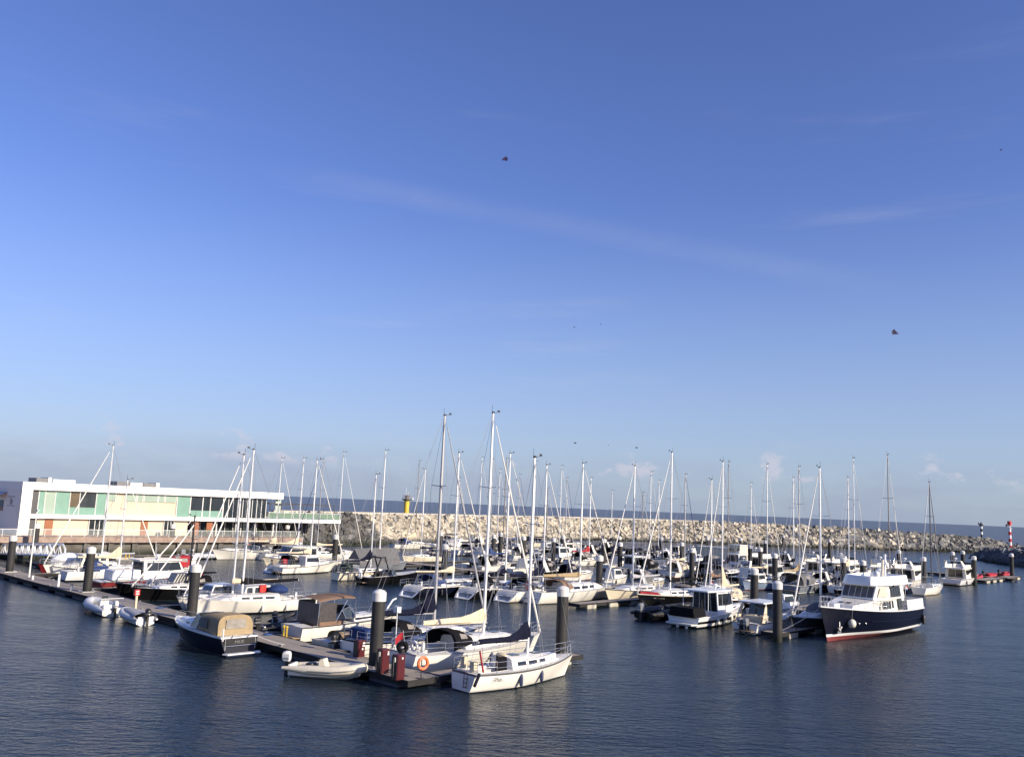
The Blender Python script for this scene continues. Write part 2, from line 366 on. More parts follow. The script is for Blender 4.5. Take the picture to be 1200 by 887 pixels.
# ground floor
def strip(name, m, x0, x1, z0, z1, y=.30, t=.10, mull=(), frame=True):
    k = MB(); bbox(k, x0, x1, y, y+t, z0, z1); o = k.build(name, m, bld, smooth=False)
    if frame:
        e = .09
        for u0, u1, yy in [(x0-e, x0, y+t), (x1, x1+e, y+t)] + [(u-e/2, u+e/2, y-.003) for u in mull]:
            f = MB(); bbox(f, u0, u1, y-.05, yy, z0, z1); f.build('frame', framew, o, smooth=False)
    return o
gy = 618
for x0, x1 in ((53, 62.5), (166, 174), (227, 234), (243, 250)): strip('door', browndoor, fb(x0, gy), fb(x1, gy), 2.92, 5.28, frame=False)
for x0, x1 in ((105, 122), (193, 204)):
    b0, b1 = fb(x0, gy), fb(x1, gy); strip('window', bglass, b0, b1, 2.95, 5.26, mull=(lerp(b0, b1, .38), lerp(b0, b1, .7)))
k = MB(); bbox(k, XG-14.2, XG-.2, 2.4, 2.5, 2.92, 5.28); g_ = k.build('window', bglass, bld, smooth=False)
for i in range(10): k = MB(); bbox(k, XG-14.1+1.5*i, XG-14.0+1.5*i, 2.3, 2.39, 2.92, 5.28); k.build('frame', framew, g_, smooth=False)
for i in range(5):
    k = MB(); k.lathe(XG-12.5+3.6*i, .9, [(.13, 2.9), (.13, 5.3)], 8); k.build('column', framew, bld)
for i in range(4):
    k = MB(); k.lathe(XG+2.5+4.1*i, 1.2, [(.14, -1), (.14, 5.3)], 8); k.build('column', darkm, bld)
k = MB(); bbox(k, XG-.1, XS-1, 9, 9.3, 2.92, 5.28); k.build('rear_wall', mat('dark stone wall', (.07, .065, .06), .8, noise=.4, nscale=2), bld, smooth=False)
# upper floor
uy = 592; zt, zb = 9.33, 5.95
zmid = on_face(100, 594.5, FA)[1]
k = MB(); bbox(k, fb(38, uy), fb(44.5, uy), .25, .4, zb, zt); k.build('recess', mat('dark recess', (.05, .05, .055), .5), bld, smooth=False)  # flat dark panel: the shade of an open void is put into its colour
k = MB(); bbox(k, XL+1.47, XL+2.6, .3, .41, 2.92, 5.28); k.build('recess', MAT['dark recess'], bld, smooth=False)  # same painted void shade on the ground floor
for x0, x1, mm in ((45.5, 52.5, greenp), (53, 64.5, greenp2), (65, 81.5, greenp), (113.5, 124.5, greenp), (208.5, 223.5, greenp)):
    strip('panel', mm, fb(x0, uy), fb(x1, uy), zb, zt)
for x0, x1, mm in ((82.5, 93, bglass2), (94, 112.5, bglass), (224.5, 238, bglass), (239, 247, bglass), (248, 262, bglass)):
    strip('window', mm, fb(x0, uy), fb(x1, uy), zmid, zt); strip('panel', greenp, fb(x0, uy), fb(x1, uy), zb, zmid-.02)
zs = on_face(170, 588, FA)[1]
for x0, x1 in ((126, 136), (149, 160), (162, 168), (170, 185.5), (187, 193), (195, 207)):
    strip('window', greenp2, fb(x0, 585), fb(x1, 585), zs, zt-.02)
b0 = fb(263.5, uy)
k = MB(); bbox(k, b0, XG, .5, .6, zb, zt); g_ = k.build('window', bglass, bld, smooth=False)
k = MB(); bbox(k, XG-.1, XG, .62, 9, zb, zt); k.build('window', bglass, bld, smooth=False)
nm = 9
for i in range(nm+1): k = MB(); bbox(k, lerp(b0, XG-.1, i/nm)-.05, lerp(b0, XG-.1, i/nm)+.05, .42, .495, zb, zt); k.build('frame', framew, g_, smooth=False)
for i in range(3):
    k = MB(); bbox(k, b0+2.2+i*3.9, b0+3.3+i*3.9, .62, .66, zb, zt); k.build('curtain', mat('pale green curtain', (.42, .50, .42), .8), bld, smooth=False)
# roof terrace: pergola frame, rail, greenery boxes
k = MB(); pz = 8.6
for yy in (.1, 6.5): bbox(k, XG+.3, 64.2, yy, yy+.14, pz-.16, pz)
for i in range(7): bbox(k, XG+.4+2.25*i, XG+.52+2.25*i, .24, 6.5, pz-.14, pz-.02)
for i in range(7): bbox(k, XG+.4+2.25*i, XG+.5+2.25*i, .02, .098, 5.93, pz)
k.build('pergola', darkm, bld, smooth=False)
k = MB(); bbox(k, XG+.1, XS-.05, -.2, -.14, 7.0, 7.08)
for i in range(11): bbox(k, XG+.2+1.52*i, XG+.25+1.52*i, -.19, -.15, 5.92, 7.0)
k.build('railing', framew, bld, smooth=False)
k = MB(); bbox(k, XG+.1, XS-.05, -.13, -.115, 6.0, 6.98); k.build('rail_glass', mat('green rail glass', (.20, .30, .22), .15, alpha=.75), bld, smooth=False)
# roof plant
for x0, x1, y_, mm, h in ((46, 59.5, 561, roofgrey, .75), (60, 64, 561, whitewall, .9), (66, 92, 561, whitewall, .62), (141, 156, 565, roofgrey, .8), (157, 171, 565, whitewall, .7), (172, 186, 565, roofgrey, .75), (187, 191, 565, whitewall, .85)):
    k = MB(); bbox(k, fb(x0, y_+10), fb(x1, y_+10), 1.5, 5, 10.45, 10.45+h*.85)
    k.build('roof_unit', mm, bld, smooth=False)
# terrace railing on the quay edge
tr = thing('terrace_railing', 'glass terrace railing along the quay edge before the clubhouse', 'railing', P(-95.25, 0, 2.9), HEAD1)
k = MB(); bbox(k, 2, 54.6, -.03, .03, 1.0, 1.06); k.build('handrail', framew, tr, smooth=False)
k = MB(); bbox(k, 2, 54.6, -.008, .008, .1, .98); k.build('glass_panel', railgl, tr, smooth=False)
for i in range(30):
    k = MB(); bbox(k, 2.1+1.8*i, 2.15+1.8*i, -.028, .028, 0, .998); k.build('post', framew, tr, smooth=False)
# chairs and tables are too far to read; a few low terrace planters in front of the glazed end
for i, b in enumerate((38.5, 43.0, 47.5)):
    o = thing('planter', ('square dark planter with a clipped green bush left of the other two on the terrace', 'square dark planter with a clipped green bush between the other two on the terrace', 'square dark planter with a clipped green bush right of the other two on the terrace')[i], 'planter', P(-97.3, b, 2.9), HEAD1, 'terrace planters')
    k = MB(); k.box(-.35, .35, -.35, .35, 0, .6); k.build('pot', darkm, o, smooth=False)
    k = MB(); rr = random.Random(i)
    for _ in range(140):
        c = Vector((rr.gauss(0, .2), rr.gauss(0, .2), .85+rr.gauss(0, .16))); s_ = .07
        u = Vector((rr.uniform(-1, 1), rr.uniform(-1, 1), rr.uniform(-1, 1))).normalized(); w_ = u.orthogonal().normalized()
        k.poly([c+u*s_, c+w_*s_, c-u*s_, c-w_*s_])
    k.build('bush', mat('bush leaves', (.05, .085, .035), .7), o, smooth=False)

# ------------------------------------------------------------------ breakwater, revetment, mole
rock = pos_mat('grey revetment rock', (.17, .165, .15), (.08, .078, .072), .9, algae=(1.0, 2.0, (.035, .04, .025)), rnd=.4)
conc = pos_mat('pale concrete blocks', (.60, .54, .425), (.43, .385, .30), .5, algae=(1.0, 1.9, (.04, .042, .03)), rnd=.45)
conc2 = pos_mat('grey concrete blocks', (.28, .275, .255), (.13, .127, .12), .45, algae=(1.0, 1.9, (.04, .042, .03)), rnd=.45)  # greyer concrete copy: weaker sunlight on the right-hand stretch painted into its colour
core = pos_mat('rubble core', (.06, .055, .05), (.035, .033, .03), .8)
moler = pos_mat('dark mole rock', (.15, .15, .155), (.075, .075, .08), .7, algae=(.9, 1.7, (.03, .033, .026)))
mole2 = mat('concrete parapet', (.50, .47, .40), .8, noise=.15, nscale=.3)
BW = [(-111.5, 55.0), (-113.5, 61), (-116.8, 69), (-118, 79), (-122, 93), (-127.2, 111.4), (-134.3, 149.1), (-138.9, 193.8), (-124.5, 221.2), (-104.9, 242.7), (-88.6, 273.1), (-71.2, 305.8), (-58, 326), (-47, 345)]
BWZ = [5.6, 5.8, 6.0, 6.0, 6.0, 6.0, 6.0, 6.2, 6.5, 6.8, 6.5, 5.7, 4.8, 1.5]
base = [P(a, b) for a, b in BW]
def sample(t):
    i = min(int(t), len(base)-2); f = t-i; return base[i].lerp(base[i+1], f), lerp(BWZ[i], BWZ[i+1], f)
def inward(t):
    e = .25; d = (sample(min(t+e, len(base)-1.001))[0] - sample(max(t-e, 0))[0]).normalized()
    return Vector((-d.y, d.x, 0))
secs = []
ts = [i*.125 for i in range((len(base)-1)*8)]
for t in ts:
    p, z = sample(t); n = inward(t); run = z*1.15
    secs.append([p - n*.6 + Vector((0, 0, -1.5)), p + n*1.0 + Vector((0, 0, -.3)), p + n*(run+.5) + Vector((0, 0, z-.5)), p + n*(run+5) + Vector((0, 0, z-.4)), p + n*(run+16) + Vector((0, 0, -1.5))])
k = MB(); k.loft(secs, False, True, True)
tag(k.build('breakwater', core, smooth=False), 'long curved rubble breakwater sheltering the marina from the sea', 'breakwater')
k = MB(); ps = []
for t in [i*.25 for i in range(8, 35)]:
    p, z = sample(t); n = inward(t); run = z*1.15; c = p + n*(run+1.9)
    ps.append([c-n*.4+Vector((0, 0, z-.6)), c-n*.4+Vector((0, 0, z+.95)), c+n*.4+Vector((0, 0, z+.95)), c+n*.4+Vector((0, 0, z-.6))])
k.loft(ps, False, True, True)
tag(k.build('parapet_wall', mole2, smooth=False), 'low pale concrete parapet along the crest of the breakwater', 'wall')
def block_pts(rr, sx, sy, sz, jit):
    pts = []
    for z in (-1, 1):
        for x, y in ((-1, -1), (1, -1), (1, 1), (-1, 1)):
            pts.append(Vector((x*sx*(1+rr.uniform(-jit, jit)), y*sy*(1+rr.uniform(-jit, jit)), z*sz*(1+rr.uniform(-jit, jit)))))
    return pts
rb = random.Random(3)
def block_mesh(name, m, jit, el):
    k = MB(); q = block_pts(rb, .5, .5*el, .5, jit)
    # chamfer by adding an inset ring on the top
    cen = sum((v for v in q[4:]), Vector())/4
    k.hexa(q); me_o = k.build(name, m, smooth=False); me = me_o.data; bpy.data.objects.remove(me_o); return me
blk_meshes = {mm.name: [block_mesh(nm, mm, .22, rb.uniform(1.0, 1.7)) for _ in range(7)] for mm, nm in ((rock, 'rock'), (conc, 'armour_block'), (conc2, 'armour_block'), (moler, 'rock'))}
placed = []
def place_line(sampler, inw, t0, t1, chooser, size, step_up, zlo=-.6):
    t = t0; L_ = 0
    while t < t1:
        p, z = sampler(t); n = inw(t); run = z*1.15; rows = max(2, int(math.hypot(run, z)/step_up)+1)
        for r_ in range(-1, rows+1):
            f = (r_ + rb.uniform(-.35, .35))/rows
            c = p + n*(run*f) + Vector((0, 0, max(zlo, z*f + rb.uniform(-.15, .3))))
            d = Vector((-n.y, n.x, 0)); c = c + d*rb.uniform(-.5, .5)
            if r_ == rows: c.z = z + rb.uniform(-.55, -.05)
            s = size*rb.uniform(.75, 1.25)
            placed.append((c, s, (rb.uniform(-.75, .75), rb.uniform(-.75, .75), rb.uniform(0, 6.3)), chooser(t)))
        e = .02; sp = (sampler(min(t+e, t1))[0] - sampler(t)[0]).length/e if t+e < t1 else 30
        t += size*.86/max(sp, 1)
    return
place_line(sample, inward, .05, 4.1, lambda t: rock if rb.random() < .93 else conc2, 1.15, .95)
place_line(sample, inward, 4.1, 8.3, lambda t: conc if rb.random() < .9 else conc2, 1.08, .85)
place_line(sample, inward, 8.3, 12.95, lambda t: conc2 if rb.random() < min(1, (t-8.4)/2.6) else conc, 1.28, 1.0)  # the shade-toned copy takes over where the slope turns from the sun
# inner mole on the right
ML = [(150.5, 281), (142, 266), (139, 258), (133.5, 243), (131.5, 225), (133, 205), (138, 180)]
MLZ = [1.0, 2.3, 2.8, 3.1, 3.3, 3.4, 3.4]
mbase = [Vector((x, y, 0)) for x, y in ML]
def msample(t):
    i = min(int(t), len(mbase)-2); f = t-i; return mbase[i].lerp(mbase[i+1], f), lerp(MLZ[i], MLZ[i+1], f)
def minw(t):
    e = .25; d = (msample(min(t+e, len(mbase)-1.001))[0] - msample(max(t-e, 0))[0]).normalized(); return Vector((-d.y, d.x, 0))
secs = []
for i in range((len(mbase)-1)*4+1):
    t = min(i*.25, len(mbase)-1.001); p, z = msample(t); n = minw(t); run = z*1.6
    secs.append([p - n*.5 + Vector((0, 0, -1.2)), p + n*.8 + Vector((0, 0, -.3)), p + n*(run+.5) + Vector((0, 0, z-.4)), p + n*(run+9) + Vector((0, 0, z-.3)), p + n*(run+20) + Vector((0, 0, -1.2))])
k = MB(); k.loft(secs, False, True, True); tag(k.build('mole', core, smooth=False), 'dark rubble mole at the harbour mouth, right edge of the view', 'breakwater')
place_line(msample, minw, .02, 5.9, lambda t: moler if rb.random() < .85 else conc2, 1.45, 1.15, -.4)
for i in range(260):
    t = rb.uniform(.1, 5.9); p, z = msample(t); n = minw(t); c = p + n*(z*1.6 + rb.uniform(.5, 9)) + Vector((0, 0, z + rb.uniform(-.3, .35)))
    placed.append((c, 1.35*rb.uniform(.7, 1.3), (rb.uniform(-.8, .8), rb.uniform(-.8, .8), rb.uniform(0, 6.3)), moler if rb.random() < .6 else conc2))
def sees(c):
    x, y = px(c); return -10 < x < 1210 and c.z > .2
ranked = sorted(range(len(placed)), key=lambda i: (not sees(placed[i][0]), -placed[i][1]/placed[i][0].y))
quota = {'rock': 100, 'armour_block': 190}; single = set()
for i in ranked:
    nm = 'rock' if placed[i][3] in (rock, moler) else 'armour_block'
    if quota[nm] > 0: quota[nm] -= 1; single.add(i)
mass = {}
for i, (c, s, e, mm) in enumerate(placed):
    me = rb.choice(blk_meshes[mm.name])
    if i in single:
        o = bpy.data.objects.new('rock' if mm in (rock, moler) else 'armour_block', me); COL.objects.link(o)
        o.location = c; o.scale = (s, s, s); o.rotation_euler = e
        if mm in (rock, moler): tag(o, 'rough dark grey rock in the sloping rubble bank', 'rock', 'rocks of the rubble banks')
        else: tag(o, 'pale concrete armour block piled on the breakwater slope', 'concrete block', 'armour blocks piled on the breakwater')
    else:
        k = mass.setdefault(('rock_mass' if mm in (rock, moler) else 'block_mass', mm.name), MB())
        from mathutils import Euler
        mx_ = Matrix.LocRotScale(c, Euler(e), Vector((s, s, s)))
        o_ = len(k.v); k.v += [tuple(mx_ @ v.co) for v in me.vertices]
        for f in me.polygons: k.f.append([o_+j for j in f.vertices]); k.m.append(0)
for (nm, mn), k in mass.items():
    o = k.build(nm, MAT[mn], smooth=False)
    tag(o, {'grey revetment rock': 'bank of dark grey rocks beyond the clubhouse terrace', 'dark mole rock': 'heaped dark rocks of the mole at the harbour mouth',
            'pale concrete blocks': 'heaped cream concrete blocks of the breakwater slope', 'grey concrete blocks': 'heaped grey concrete blocks at the far right of the breakwater'}[mn], 'rocks' if 'rock' in nm else 'concrete blocks', kind='stuff')

# ------------------------------------------------------------------ light tower and beacons
yellow = mat('yellow tower paint', (.72, .50, .035), .5, noise=.12)
tpos = ground(474, 634.5); tpos = Vector((tpos.x, tpos.y, 0)) + Vector((tpos.x, tpos.y, 0)).normalized()*9
def topz(p, y):
    lo, hi = -2, 40
    for _ in range(40):
        mi = (lo+hi)/2
        if px(Vector((p.x, p.y, mi)))[1] > y: lo = mi
        else: hi = mi
    return mi
lt = thing('light_tower', 'round yellow light tower with dark gallery on the breakwater', 'lighthouse', tpos)
z1 = topz(tpos, 586.5)
k = MB(); k.lathe(0, 0, [(.68, 4.8), (.68, z1)], 14); k.build('column', yellow, lt)
k = MB(); k.lathe(0, 0, [(.69, z1), (1.3, z1+.12), (1.3, z1+.4)], 14); k.build('gallery', darkm, lt)
k = MB()
for i in range(10):
    an = 2*math.pi*i/10; k.tube([(1.2*math.cos(an), 1.2*math.sin(an), z1+.4), (1.2*math.cos(an), 1.2*math.sin(an), z1+1.35)], .035, 4)
for zz in (z1+.9, z1+1.35): k.torus((0, 0, zz), (0, 0, 1), 1.2, .035, 14, 4)
k.build('railing', steel, lt)
k = MB(); k.lathe(0, 0, [(.62, z1+.4), (.62, z1+1.0), (.7, z1+1.02), (.7, z1+1.2), (.1, z1+1.5)], 10); k.build('lantern', mat('brown lantern housing', (.22, .17, .13), .5), lt)
k = MB(); k.tube([(-.3, 0, z1+1.3), (-.3, 0, z1+3.3)], .05, 5); k.tube([(.25, 0, z1+1.3), (.25, 0, z1+2.4)], .04, 5); k.build('antenna', alu, lt)
k = MB(); k.ell((1.45, 0, z1+.5), (.28, .28, .3), 8, 5); k.build('floodlight', white2, lt)
def beacon(name, label, x, yb, yt, back, cols, headm, head_shape):
    p = ground(x, yb); p = Vector((p.x, p.y, 0)) + Vector((p.x, p.y, 0)).normalized()*back
    z0 = topz(p, yb-12 if False else BEAC[name][0]); zt_ = topz(p, yt); o = thing('beacon', label, 'beacon', p)
    n = len(cols); H_ = zt_-z0; k = MB(); body = z0 + H_*.74
    for i, c in enumerate(cols):
        a0, a1 = lerp(z0, body, i/n), lerp(z0, body, (i+1)/n)
        k.lathe(0, 0, [(.42, a0), (.42, a1)], 12, c)
    k.build('pole', [mat('beacon white', (.8, .8, .8), .4), mat('beacon red', (.55, .02, .02), .4), mat('beacon black', (.02, .03, .028), .4)], o)
    k = MB(); k.lathe(0, 0, [(.75, body), (.75, body+.12)], 12); k.torus((0, 0, body+.9), (0, 0, 1), .72, .04, 12, 4); k.build('gallery', white2, o)
    k = MB(); k.lathe(0, 0, [(.28, body+.12), (.28, zt_-1.3)], 8); k.build('lamp_column', white2, o)
    k = MB()
    if head_shape == 'can': k.lathe(0, 0, [(.6, zt_-1.35), (.6, zt_)], 12)
    else: k.lathe(0, 0, [(.95, zt_-1.4), (.05, zt_)], 10)
    k.build('topmark', headm, o)
    k = MB(); k.ell((-.95, 0, body+.9), (.3, .3, .4), 8, 5); k.build('lamp', darkm, o)
BEAC = {'g': (629.5,), 'r': (643,)}
beacon('g', 'slim black and white banded beacon with dark topmark on the breakwater head', 1151, 647, 611.5, 9, [2, 0, 2, 0], MAT['black plastic'], 'cone')
beacon('r', 'red and white banded beacon with square red topmark on the dark mole', 1184.5, 655, 610.5, 6, [1, 0, 1, 0, 1, 0], redpaint, 'can')
# ------------------------------------------------------------------ floating pontoons, piles and dock furniture
def plank_mat():
    mt = bpy.data.materials.new('grey dock planks'); mt.use_nodes = True; t = mt.node_tree; p = t.nodes['Principled BSDF']; p.inputs['Roughness'].default_value = .8
    co = t.nodes.new('ShaderNodeTexCoord'); wv = t.nodes.new('ShaderNodeTexWave'); wv.wave_type = 'BANDS'; wv.bands_direction = 'X'; wv.inputs['Scale'].default_value = 2.1; wv.inputs['Distortion'].default_value = .2
    t.links.new(co.outputs['Object'], wv.inputs['Vector'])
    no = t.nodes.new('ShaderNodeTexNoise'); no.inputs['Scale'].default_value = .9; no.inputs['Detail'].default_value = 6; t.links.new(co.outputs['Object'], no.inputs['Vector'])
    mi = t.nodes.new('ShaderNodeMix'); mi.data_type = 'RGBA'; mi.inputs[6].default_value = (.25, .215, .18, 1); mi.inputs[7].default_value = (.40, .345, .285, 1); t.links.new(no.outputs['Fac'], mi.inputs[0])
    mr = t.nodes.new('ShaderNodeMapRange'); mr.inputs['From Max'].default_value = .12; mr.inputs['To Min'].default_value = .55; t.links.new(wv.outputs['Fac'], mr.inputs['Value'])
    mm = t.nodes.new('ShaderNodeMix'); mm.data_type = 'RGBA'; mm.blend_type = 'MULTIPLY'; mm.inputs[0].default_value = 1; t.links.new(mi.outputs[2], mm.inputs[6]); t.links.new(mr.outputs[0], mm.inputs[7])
    t.links.new(mm.outputs[2], p.inputs['Base Color']); MAT['planks'] = mt; return mt
planks = plank_mat()
fender_t = mat('dark timber fender', (.035, .034, .034), .8, spec=.2, noise=.3, nscale=2)
floatm = mat('concrete float', (.46, .44, .36), .8, noise=.25, nscale=1.5)
floatd = mat('dark float', (.075, .085, .11), .6, noise=.3, nscale=1.5)
def pontoon(label, a0, b0, a1, b1, width, step=3.6, fl=floatd, flen=2.0, name='pontoon', inset=.12):
    """a floating walkway from (a0,b0) to (a1,b1); local x runs along it"""
    p, q = P(a0, b0), P(a1, b1); L = (q-p).length; d = (q-p)/L
    o = thing(name, label, 'pontoon', p, math.atan2(d.y, d.x)); h = width/2
    k = MB(); k.box(0, L, -h+.07, h-.07, .38, .5); k.build('deck', planks, o, smooth=False)
    k = MB()
    for s in (-1, 1): k.box(0, L, s*h-(.07 if s > 0 else 0), s*h+(.07 if s < 0 else 0), .2, .515)
    k.box(-.07, -.002, -h, h, .2, .515); k.box(L+.002, L+.07, -h, h, .2, .515)
    k.build('timber_edge', fender_t, o, smooth=False)
    n = min(90, max(2, int(L/step))); 
    for i in range(n):
        x = (i+.5)*L/n; k = MB(); k.rbox(x-flen/2, x+flen/2, -h+inset, h-inset, -.4, .375, .05)
        k.build('float', fl, o, smooth=False)
    nc = min(60, max(2, int(L/5)))
    for i in range(nc):
        x = (i+.5)*L/nc; k = MB(); s = 1 if i % 2 else -1; k.box(x-.16, x+.16, s*(h-.22)-.04, s*(h-.22)+.04, .56, .61); k.box(x-.05, x+.05, s*(h-.22)-.03, s*(h-.22)+.03, .5, .558); k.build('cleat', steel, o, smooth=False)
    return o
P1_ = pontoon('long nearest pontoon running from the gangway on the left to the red fuel pumps', -128, .9, .9, .9, 2.5, step=4.3, flen=2.6)
pontoon('short finger pontoon beside the front white sailboat', .2, 2.2, .2, 14.5, 1.3, fl=floatm, flen=1.2, step=2.6)
for a, L_, lb in ((-8.9, 9, 'finger pontoon between the second and third sailboats from the fuel pumps'), (-20.6, 9, 'finger pontoon left of the brown bimini cruiser'), (-34.5, 9, 'finger pontoon between the white cutter and the black hulled boats'), (-49.5, 9, 'finger pontoon right of the dark red hulled boat'), (-66, 9, 'finger pontoon beside the white doghouse sailboat')):
    pontoon(lb, a, 2.2, a, 2.2+L_, 1.0, flen=1.2)
pontoon('long middle pontoon behind the row of stern-on boats', -92, 57.8, 3.4, 57.8, 2.5)
pontoon('finger pontoon with a row of pale concrete floats, right of the tan boom sailboat', -19.3, 38, -19.3, 56.5, 1.5, step=3.1, fl=floatm, flen=1.5, inset=-.03)
pontoon('finger pontoon with a pale end float left of the navy motor yacht', 2.4, 37.2, 2.4, 56.5, 1.7, step=4.2, fl=floatm, flen=1.6, inset=-.03)
for i, a in enumerate((-84, -74, -65, -55.0, -45, -36.5, -12.8)):
    pontoon('finger on the near side of the middle pontoon, %s from left' % ('first second third fourth fifth sixth seventh'.split()[i]), a, 44, a, 56.5, 1.1)
for i, a in enumerate((-70, -57, -44, -31, -18, -6)):
    pontoon('finger pontoon on the far side of the middle pontoon, %s from the left' % ('first second third fourth fifth sixth'.split()[i]), a, 59.1, a, 71, 1.1, fl=floatm)
pontoon('third pontoon back, parallel to the breakwater boats', -112, 104.5, -8, 104.5, 2.5)
for i, a in enumerate((-76, -62, -49, -36.5, -24, -9.5)):
    pontoon('finger pontoon on the near side of the third pontoon, %s from the left' % ('first second third fourth fifth sixth'.split()[i]), a, 88, a, 103.2, 1.2, fl=floatm, inset=-.03)
pontoon('farthest pontoon in front of the breakwater', -118, 151.5, -8, 151.5, 2.4)
bf0 = next(b for b in range(110, 160) if px(P(-10.5, b, 0))[0] > 1146); bf1 = next(b for b in range(120, 240) if px(P(-10.5, b, 0))[0] > 1189)
pontoon('pontoon end with pale floats in open water by the harbour mouth', -10.5, bf0, -10.5, bf1, 2.3, step=3.3, fl=floatm, flen=1.9, inset=-.03)
pontoon('narrow floating jetty along the quay wall under the terrace', -90.2, 12, -90.2, 44, 2.0, fl=floatm, flen=2.6, inset=-.03)

# piles, tops all about 4.85 m above this water
PT = 4.85
def pile(x, y, label, group='mooring piles', b=None):
    zt = PT
    if b is None: a, b = AB(x, y, PT)
    else:
        for _ in range(4): a = solve_a(x, b, zt); zt = height_at(a, b, y)
    p = P(a, b); o = thing('mooring_pile', label, 'pile', p, 0, group); rr = .385
    if 'proto' in PILE:
        s_, c_ = PILE['proto']
        for ch in (s_, c_): c = ch.copy(); COL.objects.link(c); c.parent = o
        o.rotation_euler = (0, 0, (x*1.7) % 6.28)
    else:
        k = MB(); k.lathe(0, 0, [(rr, -1.5), (rr, PT-.62)], 18); s_ = k.build('shaft', pilem, o)
        k = MB(); k.lathe(0, 0, [(rr+.03, PT-.68), (rr+.03, PT-.2), (rr-.06, PT-.09), (.06, PT)], 18); c_ = k.build('cap', pilecap, o); PILE['proto'] = (s_, c_)
    o.scale = (1, 1, zt/PT)
    return o, a, b
PILE = {}
near = {(16, 627): 'grey pile with white cap at the left edge beside the white truss gangway', (107.6, 640): 'grey pile with white cap standing through the pontoon by the white RIB',
        (230, 660): 'grey pile with white cap behind the dark blue launch', (445, 690): 'tall grey pile with white cap beside the red fuel pumps', (660, 686): 'grey pile with white cap at the bow of the front white sailboat',
        (44, 613): 'grey pile with white cap in front of the clubhouse left end', (203, 614): 'grey pile with white cap against the middle of the quay wall', (337, 615): 'grey pile with white cap below the open end of the clubhouse terrace',
        (394, 626): 'grey pile with white cap in front of the dark revetment rocks', (911, 680): 'tall grey pile with white cap at the finger tip by the twin outboard boat',
        (884, 665): 'grey pile with white cap just left of the tall finger tip pile', (703, 650): 'slightly leaning looking grey pile behind the bow of the tan boom sailboat', (1185, 648): 'grey pile with white cap at the far right pontoon end',
        (1141, 651): 'grey pile with white cap right beside the far white flybridge boat', (1082, 652): 'grey pile with white cap beside the small sailboat on the right'}
near_ab = {}
for (x, y), lb in near.items(): near_ab[x] = pile(x, y, lb, b=.9 if y in (627, 640, 660, 690) and x < 450 else None)[1:]
ORD = 'first second third fourth fifth sixth seventh eighth ninth tenth eleventh twelfth thirteenth fourteenth fifteenth sixteenth seventeenth eighteenth nineteenth twentieth twenty-first twenty-second twenty-third twenty-fourth twenty-fifth twenty-sixth twenty-seventh twenty-eighth twenty-ninth thirtieth'.split()
fars = sorted([(522, 637), (517, 623), (579, 626), (587, 624), (614, 628), (649, 630), (660, 627), (708, 631), (727, 635), (726, 628), (762, 625), (775, 629), (799, 635), (811, 642), (829, 629), (837, 630), (879, 638), (891, 641), (897, 633), (908, 648), (868, 630), (918, 627), (972, 632), (988, 653), (1053, 644), (1116, 646), (1128, 645), (1011, 656)])
for i, (x, y) in enumerate(fars): pile(x, y, 'dark grey pile among far boats, %s from left' % ORD[i], 'piles among the far boats')

for x, y in ((16, 627), (107.6, 640), (230, 660), (445, 690)):        # steel guide collars round the near piles, part of the pontoon
    a, b = near_ab[x]; lx, ly = a+128, b-.9; k = MB()
    for u0, u1, v0, v1 in ((-.62, .62, -.62, -.48), (-.62, .62, .48, .62), (-.62, -.48, -.478, .478), (.48, .62, -.478, .478)): k.box(lx+u0, lx+u1, ly+v0, ly+v1, .517, .60)
    k.build('pile_guide', steel, P1_, smooth=False)
# fuel pumps
pumpred = mat('dark red pump housing', (.075, .006, .010), .4, noise=.12)
def deckpt(x, y, z=.5): v = ground(x, y, z); return v
def fuel_pump(x, y, label, w, h, d, marks, hose=True):
    o = thing('fuel_pump', label, 'fuel pump', deckpt(x, y), HEAD2, 'fuel pumps on the pontoon end')
    k = MB(); k.rbox(-d/2, d/2, -w/2, w/2, 0, h, .05); k.build('housing', pumpred, o, smooth=False)
    k = MB()
    for yy, zz, a_, b_ in marks: k.box(d/2+.003, d/2+.02, yy-a_, yy+a_, zz-b_, zz+b_)
    k.build('plate', white2, o, smooth=False)
    k = MB(); k.box(-d/2+.04, d/2-.02, -w/2-.02, -w/2-.003, .04, h-.1); k.build('side_panel', plast, o, smooth=False)
    if hose:
        k = MB()
        for s in (-1,):
            pts = [(.05, s*(w/2+.03), h*.8), (.1, s*(w/2+.12), h*.9), (.16, s*(w/2+.2), h*.6), (.16, s*(w/2+.18), h*.2), (.05, s*(w/2+.1), h*.08), (-.1, s*(w/2+.12), h*.3), (-.12, s*(w/2+.05), h*.6)]
            k.tube(pts, .035, 6)
        k.build('hose', plast, o)
        k = MB(); k.box(.02, .14, -w/2-.08, -w/2-.01, h*.72, h*.9); k.build('nozzle', motorw, o, smooth=False)
fuel_pump(420.5, 769, 'dark red fuel cabinet with three white plates left of the tall pile', .55, 1.0, .5, [(.12, .82, .08, .05), (.12, .66, .1, .04), (.05, .48, .05, .06)], False)
fuel_pump(448, 788, 'dark red fuel pump with hose close right of the tall pile', 0.58, 1.3, .5, [(.14, 1.15, .05, .03), (.14, 1.03, .06, .05)])
fuel_pump(466, 795.5, 'dark red fuel pump with hose nearest the pontoon corner', 0.58, 1.3, .5, [(.05, 1.12, .05, .05)])
# covered hose reel behind the pumps
o = thing('hose_reel', 'black covered hose reel standing behind the two fuel pumps', 'hose reel', deckpt(470, 787), HEAD2)
k = MB(); k.lathe(0, 0, [(.2, 0), (.2, 1.25)], 8); k.build('stand', plast, o)
k = MB(); k.torus((0, 0, 1.35), D2, .22, .13, 14, 8); k.build('reel', blackcl, o)
